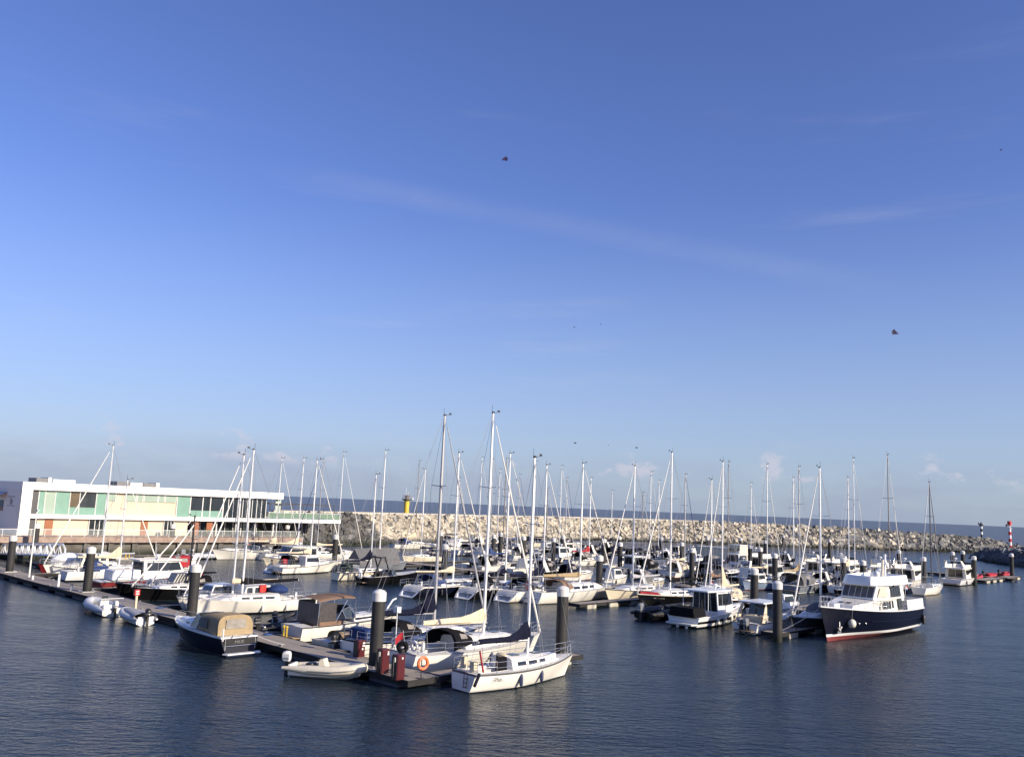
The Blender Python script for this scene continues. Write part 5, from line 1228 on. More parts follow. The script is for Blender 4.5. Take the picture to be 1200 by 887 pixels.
# ---- middle pontoon, near side, bows or sterns toward the camera
motorboat('cream motor cruiser with long wheelhouse below the terrace end', 'wheelhouse', None, 32, 12.5, -1, xa=306, hullm=cream, boot=cream, stripe=plast, topm=white, canvas=None)
motorboat('white square stern cruiser right of the cream wheelhouse cruiser', 'cuddy', -62.6, 30.5, 8.5, 1, hullm=white, boot=antiblk, canvas=navycl)
def x_r4(o, h):
    z = h.sh(2); frame_tubes(o, [[(0.5, s*1.4, z), (.5, s*1.35, z+1.9), (1.4, s*1.3, z+2.0)] for s in (1, -1)], .03); k = MB(); k.rbox(2.2, 2.9, -.9, -.3, z+.1, z+.7, .08); k.build('cushion', redcl, o, smooth=False); k = MB(); k.rbox(1.4, 1.9, .3, .9, z, z+.6, .08); k.build('deck_bag', tancl, o, smooth=False)
sailboat('cream white sailing yacht with black sprayhood and open stern, left of the black speedboat', None, 29.5, 12.5, 1, mastpx=(363, 539), hullm=white, cover=creamcl, hood=blackcl, scoop=True, boot=white, extra=x_r4, mastf=.55)
def x_r5(o, h):
    k = MB(); k.rbox(1.2, 2.2, -.8, .8, h.sh(1.5)+.1, h.sh(1.5)+.95, .12); k.build('deck_bag', mat('dark green canvas', (.03, .05, .035), .85), o, smooth=False)
sailboat('small cream sloop with navy triangular boom cover left of the black speedboat', None, 32.5, 9.0, 1, mastpx=(434, 556), hullm=cream, boot=white, stripe=plast, cover=navycl, hood=None, cover_h=(1.5, .2), extra=x_r5, mastf=.6, jibs=False)
def x_r6(o, h):
    z = h.sh(2); frame_tubes(o, [[(.9, s*1.1, z), (1.9, s*1.05, z+2.2), (2.6, s*1.0, z+2.25)] for s in (1, -1)] + [[(3.4, s*1.1, z), (2.5, s*1.0, z+2.2)] for s in (1, -1)] + [[(1.9, -1.05, z+2.2), (1.9, 1.05, z+2.2)]], .10, plast, 'wake_tower')
motorboat('black speedboat with a tall black wake tower', 'open', -47.4, 32.5, 9.0, 1, hullm=black, boot=black, topm=black, canvas=plast, extra=x_r6, eng=(1, motorw), detail=0)
def x_tent(o, h):
    k = MB(); S = []
    for f in (0, .15, .5, .85, 1):
        x = lerp(2.0, 9.3, f); z = h.sh(x)-.25; w = max(.5, h.hw(x)+.05); S.append([(x, w, z), (x, w*.9, z+.8), (x, .05, z+2.45-.3*abs(f-.4)), (x, -w*.9, z+.8), (x, -w, z)])
    k.loft(S); k.poly(S[0]); k.poly(S[-1]); k.build('winter_tent', greycl, o, 20)
sailboat('sailing yacht under a big grey winter tent', None, 40, 11.5, 1, mastpx=(444, 528), hullm=greyhull, cover=creamcl, hood=None, extra=x_tent, jibs=False, boom=False, wh=False, mastf=.55)
sailboat('navy hulled yacht with a white open stern and blue sprayhood', None, 28, 13.0, 1, xa=471, mtop=15.6, hullm=navy, boot=black, stripe=white, cover=creamcl, hood=bluecl, scoop=True, extra=None, mastf=.55, fend=(-1, (.3,)), fendm=plast)
sailboat('black hulled yacht with a white open stern right of the navy one', None, 32.5, 13.0, 1, xa=537, mtop=15.8, hullm=black, boot=black, stripe=white, cover=navycl, hood=blackcl, scoop=True, mastf=.54, fend=(-1, (.25, .4)), fendm=plast)
def x_r10(o, h):
    flag(o, .4, .8, h.sh(0)+.1, [ltgrey]); rails(h, o, 1.2, 4, hgt=.6, step=.5, wires=2)
sailboat('cream yacht with a white open stern and black sprayhood, centre of the row', None, 34.6, 12.5, 1, xa=583, mtop=14.6, hullm=white, boot=cream, cover=navycl, hood=blackcl, scoop=True, extra=x_r10, mastf=.56, cover_h=(1.6, .5))
def x_r11(o, h):
    k = MB(); k.torus((.5, 1.1, h.sh(0)+.45), (1, 0, 0), .27, .08, 14, 6); k.build('horseshoe_buoy', redpaint, o); k = MB(); k.rbox(.6, 1.1, .3, .8, h.sh(0)+.1, h.sh(0)+.8, .06); k.build('outboard_cover', plast, o, smooth=False)
    k = MB(); k.poly([(-.005+h.tr*.5, -.9, .42), (-.005+h.tr*.5, .9, .42), (h.tr*.75, .95, .72), (h.tr*.75, -.95, .72)]); k.build('transom_panel', bluehull, o)
    k = MB(); k.box(h.L*.5, h.L*.62, -.2, -.1, h.sh(7)+.4, h.sh(7)+.5); k.build('spinnaker_pole', teak, o, smooth=False)
sailboat('white yacht with a tan boom cover and pale grey transom beside the concrete finger', None, 37, 14.2, 1, mastpx=(679, 543), hullm=white, boot=white, cover=tancl, hood=browncl, extra=x_r11, mastf=.56, cover_h=(.62, .5), cabh=(.52, .4))
sailboat('white sloop with its bow toward the pale concrete finger', None, 46.0, 12.0, -1, mastpx=(741, 546), hullm=cream, boot=white, stripe=black, cover=ltgrey, hood=None, mastf=.58, cover_h=(.5, .3))
def x_r13(o, h):
    S = []; k = MB(); L = h.L
    for f in (0, .5, 1): x = lerp(L*.80, L*.97, f); w = max(.1, h.hw(x)*1.0); S.append([(x, w, h.sh(x)+.02), (x, w*.6, h.sh(x)+.22), (x, -w*.6, h.sh(x)+.22), (x, -w, h.sh(x)+.02)])
    k.loft(S); k.build('foredeck_sail', redcl, o); flag(o, .3, .6, h.sh(0)+.2, [redpaint, white2, bluecl])
    for sg in (1, -1):
        p = h.pt(.86, h.sh(L*.86)-.38, sg, .01); k = MB(); q = h.pt(.76, h.sh(L*.76)-.38, sg, .012); k.poly([p, q, q+Vector((0, 0, .17)), p+Vector((0, 0, .17))]); k.build('name_board', white2, o, smooth=False)
sailboat('black hulled yacht with red sail on its foredeck', None, 44.5, 13.5, -1, mastpx=(785, 530), hullm=black, boot=black, stripe=white, cover=blackcl, hood=blackcl, extra=x_r13, mastf=.55, cover_h=(.55, .3))
rib('big black RIB with a black outboard right of the concrete finger', -10.4, 37.3, 9.0, 1, 0, hypb, black, motor, black, plast, B=3.1, ra=.42, arch=plast, engs=1)
rib('grey covered inflatable between the black RIB and the white pilot boat', -8.0, 41.5, 5.5, 1, R(-8), hypb, greyhull, None, None, plast, tent=greycl, B=2.3)
def build_pilot():
    L, B = 10.2, 3.5; o = boat_root('motor_boat', 'white pilothouse boat with flat white roof and black stern cover', 'motorboat', solve_a(803, 36.5, .5), 36.2, L, 1, 0, 'motor boats')
    h = Hull(L, B, .98, 1.65, sr=.92, tm=.5, pw=2.7, rake=1.1, tr=-.05, dip=0, flare=1.15, base=.2)
    h.build(o, white2, antiblk, black, white2, deckw, (.5, 3.2, 1.45, .5), mid=black, stripe_h=.2, rub=white2)
    z = h.sh(4)-.02; pr = [(3.6, z), (7.0, z), (6.7, z+.9), (5.95, z+1.95), (3.5, z+1.95)]
    hs, side, cross, w = house(o, pr, 1.35, 1.22, white2, nose=(5.6, .3, 7.2)); zl, zh = z+.72, z+1.75
    for u0, u1 in ((3.72, 4.4), (4.48, 5.2)): side([(u0, zl), (u1, zl), (u1, zh), (u0, zh)], glass)
    side([(5.28, zl), (6.6, zl), (6.05, zh), (5.28, zh)], glass); cross(pr[2], pr[3], glass, f=(.05, .92), n=3); cross((3.6, z), (3.5, z+1.95), glass, f=(.1, .92), lat=.92, n=4)
    k = MB(); k.rbox(1.75, 6.25, -1.42, 1.42, z+1.953, z+2.08, .07); k.build('roof', white2, hs, smooth=False)
    frame_tubes(o, [[(1.95, s*1.3, h.sh(2)), (1.95, s*1.3, z+1.96)] for s in (1, -1)], .04, white2, 'roof_post')
    k = MB(); S = []
    for x in (-.35, -.3, .5, 1.4, 1.6): S.append([(x, 1.32, .95), (x, 1.2, 1.75 if -.32 < x < 1.5 else 1.5), (x, -1.2, 1.75 if -.32 < x < 1.5 else 1.5), (x, -1.32, .95)])
    k.loft(S); k.poly(S[0]); k.poly(S[-1]); k.build('stern_cover', blackcl, o, 40)
    k = MB(); k.loft([[(-.06, 1.5, .32), (-.06, -1.5, .32), (-.8, -1.3, .32), (-.8, 1.3, .32)], [(-.06, 1.5, .44), (-.06, -1.5, .44), (-.8, -1.3, .44), (-.8, 1.3, .44)]], True, True, True); k.build('swim_platform', deckw, o, smooth=False)
    cabin(h, o, 6.9, 9.3, .32, .2, wf=.6, m=white2, win=((.05, .4),)); rails(h, o, 6.0, 9.9, hgt=.6, step=1.0, wires=1); fenders(h, o, [3.0, 4.2, 5.6, 6.8], -1, whitefen, .14, .3); antenna_kit(o, 4.6, z+2.08, 0, 2.0)
    k = MB()
    for s in (-.6, .3): k.ell((-.45, s, .12), (.13, .16, .16), 8, 5)
    k.build('trim_fender', white2, o)
build_pilot()
def x_ob(o, h):
    z = h.sh(2); L = h.L
    k = MB(); k.rbox(1.1, 4.6, -1.2, 1.2, z+1.55, z+1.66, .06); k.build('hard_top', white2, o, smooth=False)
    frame_tubes(o, [[(.9, s*1.25, z), (1.6, s*1.12, z+1.56)] for s in (1, -1)] + [[(3.9, s*1.2, z+.2), (3.5, s*1.12, z+1.56)] for s in (1, -1)], .05, white2, 'roof_post')
    k = MB()
    for s in (1, -1): k.poly([(.55, s*1.3, z+.0), (1.5, s*1.28, z+.0), (1.75, s*1.12, z+1.3), (1.35, s*1.15, z+1.3)])
    k.build('canvas_wing', creamcl, o); k = MB(); k.poly([(2.6, -1.15, z), (2.6, 1.15, z), (2.9, 1.1, z+1.5), (2.9, -1.1, z+1.5)]); k.build('windscreen', glassb, o)
    k = MB(); k.rbox(1.2, 1.9, -.9, .9, z-.3, z+.45, .08); k.build('seat', creamcl, o, smooth=False)
motorboat('white twin outboard boat under a small white hard top beside the tall finger pile', 'open', None, 37.6, 8.2, 1, xa=873, canvas=None, hullm=white2, boot=white, stripe=teak, extra=x_ob, eng=(2, motor), fs=.95, fb=1.4)
motorboat('white cuddy cabin boat with a blue grey roof behind the twin outboard boat', 'cuddy', None, 47, 8.6, 1, xa=888, hullm=white2, topm=white2, canvas=None, fs=1.1, fb=1.5)
sailboat('small sloop with a tan upright sail bundle behind the white pilothouse boat', None, 49.5, 8.5, -1, mastpx=(846, 541), hullm=black, boot=black, cover=creamcl, hood=creamcl, cover_h=(2.4, .3), mastf=.55)
# grey hulled yacht just left of the motor yacht
def x_grey(o, h):
    k = MB(); k.ell((h.L*.52, 0, h.sh(6)+.5), (2.6, 1.2, .8), 14, 6); k.build('deck_net_cover', greycl, o); frame_tubes(o, [[(h.L*.9, 0, h.sh(h.L*.9)), (h.L*1.05, 0, h.sh(h.L)+.1)]], .06, steel, 'anchor_roller')
sailboat('dark grey hulled yacht bow-on left of the navy motor yacht', None, 41.5, 13, -1, mastpx=(962, 548), hullm=mat('slate hull paint', (.055, .062, .075), .3, coat=.3), boot=black, stripe=greyhull, cover=greycl, hood=None, extra=x_grey, mastf=.55)

# ---- mooring lines of the nearest boats
def line(label, p, q, sag=.15, r=.016, m=sailw):
    k = MB(); k.tube([p.lerp(q, f) + Vector((0, 0, -sag*math.sin(math.pi*f))) for f in (0, .25, .5, .75, 1)], r, 5); tag(k.build('mooring_line', m), label, 'rope', 'mooring lines')
line('white mooring line from the front white sailboat stern to the short finger pontoon', P(1.6, 2.6, 1.0), P(.7, 4.4, .6), .1)
line('white mooring line from the front white sailboat bow to the short finger pontoon', P(2.3, 10.6, 1.25), P(.6, 12.6, .6), .1)
line('pale line from the cream RIB bow to the near pontoon edge', P(-2.9, -.9, .75), P(-2.0, .1, .6), .08)
line('pale line from the dark blue launch stern to the near pontoon edge', P(-13.1, -1.2, 1.1), P(-11.9, .1, .6), .05)
line('pale line from the dark blue launch bow to the near pontoon edge', P(-21.0, -1.6, 1.3), P(-22.0, .0, .6), .05)
# ---- the navy motor yacht on the right
def build_motoryacht():
    L, B = 17.8, 4.8; a0 = 5.9; o = boat_root('motor_yacht', 'navy blue motor yacht with white wheelhouse and red waterline', 'yacht', a0, 38.9, L, -1, R(0), 'motor boats')
    h = Hull(L, B, 2.05, 2.85, sr=.88, tm=.46, pw=2.3, rake=1.5, tr=.12, dip=.02, flare=.95, base=.2, af=.36)
    h.build(o, navy, antired, white2, navy, deckw, None, boot_h=.22, stripe_h=.35)
    ts = [i/24 for i in range(25)]
    k = MB()
    for sg in (1, -1): k.tube([h.pt(t, h.sh(t*L)+.02, sg, .02) for t in ts], .055, 6)
    k.build('cap_rail', white2, o)
    k = MB()
    for sg in (1, -1): k.tube([h.pt(t, h.sh(t*L)*.60+.05, sg, .03) for t in ts if t < .68], .05, 5)
    k.build('rubbing_strake', navy, o)
    # aft bulwark in white, aft deck
    k = MB()
    for sg in (1, -1):
        A = [h.pt(t, h.sh(t*L)+.08, sg, -.04) for t in (0, .05, .1, .2, .27)]; k.loft([A, [p+Vector((0, -sg*.06, .82)) for p in A]]); k.loft([[p+Vector((0, -sg*.06, .82)) for p in A], [p+Vector((0, -sg*.3, .82)) for p in A]])
    a, b = h.pt(0, h.sh(0)+.08, 1, -.04), h.pt(0, h.sh(0)+.08, -1, -.04); k.loft([[a, b], [a+Vector((0, -.06, .82)), b+Vector((0, .06, .82))]])
    k.build('aft_bulwark', white, o)
    # lower deckhouse
    z = h.sh(8)-.06; pr = [(4.4, z), (14.6, z), (14.0, z+.72), (10.0, z+1.05), (4.4, z+1.05)]
    hs, side, cross, w = house(o, pr, 1.95, 1.82, white, 'deckhouse', nose=(10.5, .42, 14.8))
    for i in range(4): u = 8.9-i*.62; side([(u, z+.25), (u+.48, z+.25), (u+.44, z+.88), (u-.04, z+.88)], glass)
    side([(5.0, z+.05), (5.9, z+.05), (5.9, z+1.0), (5.0, z+1.0)], glassb)
    k = MB()
    for yy in (-.62, .02): k.poly([(13.2, yy, z+.80), (12.55, yy, z+.86), (12.55, yy+.5, z+.86), (13.2, yy+.5, z+.80)]); 
    k.build('hatch', plast, hs, smooth=False)
    # wheelhouse with raked forward screen
    z2 = z+1.055; pr2 = [(4.2, z2), (10.3, z2), (9.7, z2+1.05), (9.1, z2+1.12), (7.2, z2+1.3), (4.3, z2+1.3)]
    pr2 = [(4.2, z2), (10.5, z2), (9.75, z2+1.15), (4.3, z2+1.15)]
    ws, side2, cross2, w2 = house(o, pr2, 1.82, 1.66, white, 'wheelhouse', nose=(8.6, .22, 10.7))
    cross2(pr2[1], pr2[2], mat('wheelhouse screen', (.13, .125, .12), .15, noise=.5, nscale=1.2), f=(.12, .90), lat=.93, n=5, gap=.04)
    side2([(8.0, z2+.18), (9.8, z2+.18), (9.25, z2+1.0), (8.0, z2+1.0)], mat('cream screen blind', (.55, .50, .40), .5))
    for i in range(4): u = 5.0+i*.55; side2([(u, z2+.12), (u+.45, z2+.12), (u+.45, z2+1.05), (u, z2+1.05)], glass)
    for s in (1, -1): 
        k = MB(); k.box(6.9, 7.15, s*1.9-.08, s*1.9+.08, z2+1.0, z2+1.18); k.build('nav_light', plast, ws, smooth=False)
    # overhanging coachroof brow and flying bridge coaming
    z3 = z2+1.155
    ring = [(3.4, 1.9), (7.5, 1.9), (9.4, 1.72), (10.15, 1.1), (10.3, 0), (10.15, -1.1), (9.4, -1.72), (7.5, -1.9), (3.4, -1.9)]
    k = MB(); k.loft([[(x, y, z3) for x, y in ring], [(x+.0, y, z3+.1) for x, y in ring], [(x-.32 if x > 8 else x-.1, y*.90, z3+.78) for x, y in ring], [(x-.5 if x > 8 else x-.1, y*.84, z3+.80) for x, y in ring], [(x-.5 if x > 8 else x, y*.82, z3+.35) for x, y in ring]], True, True, True); k.build('flybridge_coaming', white2, o, 30)
    k = MB(); k.hexa([(2.0, -1.75, z3-.02), (5.0, -1.75, z3-.02), (5.0, 1.75, z3-.02), (2.0, 1.75, z3-.02), (1.9, -1.75, z3+.08), (5.0, -1.75, z3+.08), (5.0, 1.75, z3+.08), (1.9, 1.75, z3+.08)]); k.build('aft_awning', white2, o, smooth=False)
    k = MB(); k.torus((6.2, -1.78, z3+.40), (.05, -1, .25), .15, .035, 16, 6); k.torus((6.2, -1.78, z3+.40), (.05, -1, .25), .05, .03, 10, 5); k.build('crest', mat('orange crest', (.45, .15, .05), .5), o)
    # mast and deck gear
    k = MB(); k.tube([(4.6, .2, z3+.3), (4.4, .2, z3+2.6)], [.16, .11], 8); k.tube([(4.45, -.9, z3+1.9), (4.45, 1.3, z3+1.9)], .04, 5); k.build('mast', white2, o)
    k = MB(); k.lathe(5.0, -.1, [(.25, z3+.8), (.32, z3+.9), (.32, z3+1.15), (.18, z3+1.28)], 12); k.lathe(9.0, 1.2, [(.05, z3+.7), (.27, z3+.8), (.3, z3+1.0), (.2, z3+1.2), (.02, z3+1.26)], 12); k.build('radar_dome', white2, o)
    k = MB(); k.tube([(7.8, 1.2, z3+.7), (7.6, 1.2, z3+2.2)], .12, 8); k.build('funnel', cream, o)
    rails(h, o, 9.6, 17.9, hgt=.85, step=1.15, wires=2, r=.022, inset=.1)
    k = MB(); k.rbox(14.9, 15.9, -.5, .4, h.sh(15)-.02, h.sh(15)+.42, .08); k.build('deck_locker', white2, o, smooth=False); k = MB(); k.lathe(16.6, 0, [(.22, h.sh(16.6)-.02), (.22, h.sh(16.6)+.4), (.1, h.sh(16.6)+.48)], 10); k.build('windlass', steel, o)
    # fenders and anchor
    for t, zz, r_ in ((.83, 1.45, .34),):
        p = h.pt(t, zz, 1, .30); k = MB(); k.ell(p, (r_, r_, r_*1.08), 14, 8); k.build('fender', mat('cream ball fender', (.66, .64, .54), .45), o); k = MB(); k.tube([p, h.pt(t, h.sh(t*L), 1, .0)], .02, 4); k.build('fender_line', wire, o)
    p = h.pt(.90, 1.1, 1, .1); k = MB(); k.tube([p+Vector((0, .02, .75)), p+Vector((0, .05, -.2))], .06, 6); k.tube([p+Vector((-.35, .06, .05)), p+Vector((0, .08, -.28)), p+Vector((.35, .06, .05))], .06, 6); k.box(p.x-.3, p.x+.3, p.y-.03, p.y+.05, p.z-.42, p.z-.26); k.build('anchor', MAT['smoked vinyl'] if False else steel, o)
    for t in (.75, .70):
        p = h.pt(t, 1.35, 1, .03); k = MB(); k.ell(p, (.09, .05, .09), 8, 5); k.build('porthole', steel, o)
    fenders(h, o, [.25], 1, plast, .2, .45)
    flag(o, .1, .4, h.sh(0)+.9, [redpaint, white2, bluecl])
build_motoryacht()
# mooring line from the grey finger end to the motor yacht bow
k = MB(); a_, b_ = P(2.8, 38.2, .6), P(5.6, 39.8, 2.75); k.tube([a_.lerp(b_, f) + Vector((0, 0, -.12*math.sin(math.pi*f))) for f in (0, .2, .4, .6, .8, 1)], .018, 5)
tag(k.build('mooring_line', sailw), 'pale mooring line from the finger end up to the navy motor yacht bow', 'rope')
# ---- farther rows: each boat still a thing with its parts; (kind, photo column of its near end or mast, row, ...)
CL = {'n': (navycl, 'navy'), 'c': (creamcl, 'cream'), 't': (tancl, 'tan'), 'g': (greycl, 'grey'), 'b': (bluecl, 'blue'), 'k': (blackcl, 'black'), 'w': (ltgrey, 'pale grey'), 'r': (redcl, 'red'), 'o': (browncl, 'brown')}
HL = {'w': (white, 'white'), 'c': (cream, 'cream'), 'n': (navy, 'navy'), 'k': (black, 'black'), 'g': (greyhull, 'grey'), 'b': (bluehull, 'blue grey'), 'r': (redpaint, 'bright red')}
far_s = [  # mast column, mast top row, near-end b, length, heading, hull, cover, hood, scoop
 (322, 537, 41, 11, 1, 'w', 'c', 'n', 0), (348, 537, 41, 11.5, 1, 'w', 'c', 'n', 0), (371, 538, 44, 11, -1, 'w', 'c', 'k', 0), (395, 530, 47, 12, 1, 'w', 'n', 'w', 0),
 (486, 540, 84, 11, 1, 'w', 'c', 'b', 0), (493, 550, 60, 9, -1, 'c', 'n', 'n', 0), (560, 536, 84, 11, 1, 'w', 'n', 'n', 0), (573, 538, 61, 10, -1, 'k', 'b', 'n', 0), (582, 550, 86, 10.5, 1, 'w', 'c', 'w', 0), (589, 537, 85, 11, 1, 'w', 'n', 'k', 0),
 (624, 541, 85, 11, 1, 'w', 'g', 'n', 0), (655, 546, 88, 11, 1, 'n', 'k', 'k', 0), (662, 560, 108, 10, 1, 'w', 'w', 'n', 0), (690, 560, 86, 10.5, 1, 'w', 'r', 'k', 0), (752, 577, 107, 9, 1, 'k', 'n', 'n', 0),
 (761, 553, 84, 10.5, 1, 'w', 'w', 'b', 1), (771, 563, 108, 10, 1, 'w', 'n', 'k', 0), (802, 556, 86, 10.5, 1, 'w', 'c', 'n', 0), (833, 562, 61, 8.5, -1, 'g', 'o', 'w', 0), (853, 541, 86, 11, 1, 'n', 'n', 'n', 0), (899, 544, 84, 11, 1, 'b', 'c', 'n', 0),
 (930, 560, 108, 10, 1, 'w', 'n', 'k', 0), (937, 547, 84, 11, 1, 'g', 't', 'g', 0), (1002, 537, 85, 11.5, 1, 'w', 'n', 'b', 0), (1043, 533, 86, 12, 1, 'w', 'w', 'n', 0), (995, 560, 108, 11, 1, 'w', 'c', 'n', 0), (535, 560, 108, 10, 1, 'w', 'k', 'n', 0), (606, 556, 109, 10, 1, 'k', 'b', 'n', 0), (716, 575, 132, 10, 1, 'w', 'n', 'k', 0), (640, 572, 130, 10, 1, 'c', 'n', 'n', 0), (880, 566, 130, 10, 1, 'w', 'c', 'k', 0)]
mast_d = mat('bronze mast', (.24, .22, .20), .4, metal=.3)
pend = []
for i, (mx_, my_, b, L, hd, hl, cv, ho, sc) in enumerate(far_s):
    mm, hn = HL[hl]; cm, cn = CL[cv]; hm, hnm = CL[ho]
    o, h = sailboat('x', None, b, L, hd, mastpx=(mx_, my_), hullm=mm, boot=white2 if hl != 'w' else (navy, white2, antired)[i % 3], stripe=navy if i % 3 == 1 else None, cover=cm, hood=hm, scoop=bool(sc), detail=1, jr=.042, jibs=i % 3 != 1, cover_h=((.8, 1.2, .55)[i % 3], .32), fend=((-1), (.4,)) if i % 2 else None, radar=i % 4 == 1, mast_m=(alu, alu, MAT['grey mast'], alu, mast_d)[i % 5], mast_r=(.08, .105, .09, .07)[i % 4], uv=(None, None, bluecl, None, redcl)[i % 5] if cv == 'r' or i % 5 == 2 else None)
    row = 'behind the middle pontoon' if 55 < b < 80 else 'on the third pontoon' if b < 106 else 'in the farthest rows'
    if b < 55: row = 'by the revetment end'
    pend.append((mx_, o, '%s yacht, %s boom cover and %s sprayhood, %s' % (hn, cn, hnm, row)))
sailboat('small white sailboat with a dark mast alone at the right of the third pontoon', None, 97.5, 9.5, 1, mastpx=(1092, 565), hullm=white, boot=cream, stripe=white, cover=mat('olive canvas', (.16, .16, .09), .85), hood=None, mast_m=mat('dark mast', (.10, .10, .11), .5), jibs=True, uv=greycl, bare=True)
far_m = [  # style, near-end column, b, length, heading, hull, canvas, extra
 ('sport', 497, 86, 10, -1, 'w', 'w'), ('cuddy', 541, 61, 8.0, 1, 'w', 'n'), ('sport', 600, 86, 9, 1, 'w', 'k'), ('wheelhouse', 636, 88, 9, 1, 'w', None), ('sport', 672, 88, 8.5, 1, 'k', 'g'), ('cuddy', 707, 86, 8, 1, 'w', None), ('wheelhouse', 724, 82, 8, 1, 'g', None),
 ('sport', 746, 83, 9.5, 1, 'w', 'k'), ('sport', 784, 84, 8.5, 1, 'w', 'c'), ('sport', 818, 86, 8.5, 1, 'k', 'n'), ('sport', 843, 92, 9, -1, 'r', None), ('cuddy', 870, 76, 8, -1, 'b', None), ('wheelhouse', 889, 88, 8.5, 1, 'w', None), ('sport', 925, 80, 11, 1, 'g', 'g'), ('sport', 957, 88, 9, 1, 'k', 'k'), ('open', 988, 82, 8.5, 1, 'k', None),
 ('fly', 945, 110, 11, 1, 'w', 'k'), ('fly', 978, 112, 11, 1, 'k', None), ('sport', 1008, 98, 9, 1, 'w', 'b'), ('fly', 1024, 108, 11.5, 1, 'w', 'b'), ('fly', 1053, 110, 11.5, 1, 'w', None), ('sport', 578, 90, 9, 1, 'w', 'k'), ('sport', 556, 108, 9, 1, 'k', 'c'), ('cuddy', 625, 110, 8, 1, 'w', None), ('sport', 775, 110, 9, 1, 'w', 'n'), ('sport', 733, 109, 9, 1, 'k', 'k'), ('sport', 686, 110, 9, 1, 'w', 'k'), ('wheelhouse', 848, 111, 9.5, 1, 'w', None), ('fly', 878, 112, 10, 1, 'k', None), ('sport', 520, 92, 9, 1, 'w', 'c'), ('sport', 915, 134, 10, 1, 'w', 'n'), ('sport', 655, 134, 9, 1, 'w', 'k'),
 ('sport', 648, 110, 8.5, 1, 'k', 'k'), ('sport', 708, 112, 8.5, 1, 'n', 'n'), ('open', 740, 133, 8, 1, 'k', 'k'), ('sport', 760, 133, 8.5, 1, 'n', 'k'), ('cuddy', 800, 112, 8, 1, 'n', 'k'), ('sport', 826, 112, 8.5, 1, 'k', 'g'), ('sport', 860, 132, 9, 1, 'n', 'n'), ('sport', 900, 112, 9, 1, 'k', 'w'), ('open', 690, 132, 8, 1, 'k', 'k'), ('sport', 612, 132, 8.5, 1, 'n', 'k'), ('sport', 575, 110, 8.5, 1, 'w', 'n'), ('sport', 960, 132, 9, 1, 'n', 'k'), ('cuddy', 540, 110, 8, 1, 'w', 'k')]
SN = {'sport': 'low sports cruiser', 'cuddy': 'small cuddy cabin boat', 'wheelhouse': 'wheelhouse cruiser', 'fly': 'flybridge cruiser', 'open': 'open motorboat'}
for i, (st, x, b, L, hd, hl, cv) in enumerate(far_m):
    mm, hn = HL[hl]
    o, h = motorboat('x', st, None, b, L, hd, xa=x, hullm=mm, boot=(navy, white2, antired)[i % 3], canvas=CL[cv][0] if cv else None, arch=i % 2 == 0, topm=white if i % 3 else white2, fend=(-1, (.35, .5)) if i % 2 else None, fendm=plast)
    row = 'behind the middle pontoon' if b < 76 else 'on the third pontoon' if b < 104 else 'in the farthest rows'
    pend.append((x, o, '%s hulled %s%s %s' % (hn, SN[st], ' with %s canvas' % CL[cv][1] if cv else ' without canvas', row)))
# fill the remaining berths of the far rows with smaller motor boats
rf = random.Random(11)
taken = [(O.x, 0)][:0]
for o in BOATS:
    q = o.location - O; taken.append((q.dot(D2), q.dot(D1)))
for b, a0_, a1_, st_ in ((86, -92, -14, 3.7), (107, -100, -20, 3.9), (131, -96, -26, 4.3), (61, -62, -28, 5.2)):
    a_ = a0_
    while a_ < a1_:
        a_ += st_*rf.uniform(.9, 1.25)
        if any(abs(ta-a_) < 3.0 and -4 < tb-b < 9 for ta, tb in taken): continue
        x, y = px(P(a_, b, .8))
        if not 455 < x < 1075: continue
        st = rf.choice(('sport', 'sport', 'cuddy', 'cuddy', 'open', 'wheelhouse')); hl = rf.choice('wwwwwwnkgc'); cv = rf.choice(('n', 'k', 'k', 'w', 'b', 'g', 'c')) if st in ('sport', 'open') else None
        mm, hn = HL[hl]; L = rf.uniform(6.6, 8.6)
        o, h = motorboat('x', st, a_, b+rf.uniform(-.6, .8), L, 1 if rf.random() < .7 else -1, hullm=mm, boot=rf.choice((navy, white2, antired)), canvas=CL[cv][0] if cv else None, arch=rf.random() < .4, topm=white, detail=1, fend=(-1, (.4,)) if rf.random() < .5 else None, fendm=plast, eng=(1, plast) if st == 'open' else None)
        row = 'behind the middle pontoon' if b < 76 else 'on the third pontoon' if b < 104 else 'in the farthest rows'
        pend.append((x, o, '%s hulled %s%s %s' % (hn, SN[st], ' with %s canvas' % CL[cv][1] if cv else ' without canvas', row)))
# one label each: those that still look alike get their place in the row
seen = {}
for x, o, lb in sorted(pend, key=lambda t: t[0]): seen.setdefault(lb, []).append(o)
for lb, os_ in seen.items():
    for i, o in enumerate(os_):
        t = lb if len(os_) == 1 else lb + ', %s from left' % ORD[i]
        o['label'] = t
# open-water pontoon end: white flybridge boat stern-on and red craft
motorboat('white flybridge boat stern-on at the lone far right pontoon', 'fly', None, 124, 12.5, 1, xa=1113, hullm=white2, boot=black, canvas=None, fend=(-1, (.2,)), fendm=plast)
bb = next(b for b in [x*.5 for x in range(220, 420)] if px(P(-8.3, b, .5))[0] > 1155)
def red_craft(label, a, b, L, kind=0):
    rib(label, a, b, L, 1, 0, mat('red inflatable rubber', (.42, .03, .035), .5), redpaint, plast, redpaint if kind == 0 else None, plast, B=2.0, ra=.27, tent=redcl if kind else None)
red_craft('red inflatable nearest the white flybridge boat on the lone pontoon', -13.2, bf0+5, 6.0)
red_craft('red covered inflatable in the middle of the three beside the lone pontoon', -13.4, bf0+14, 6.5, 1)
red_craft('red inflatable farthest out beside the lone pontoon', -13.4, bf0+24, 6.5)
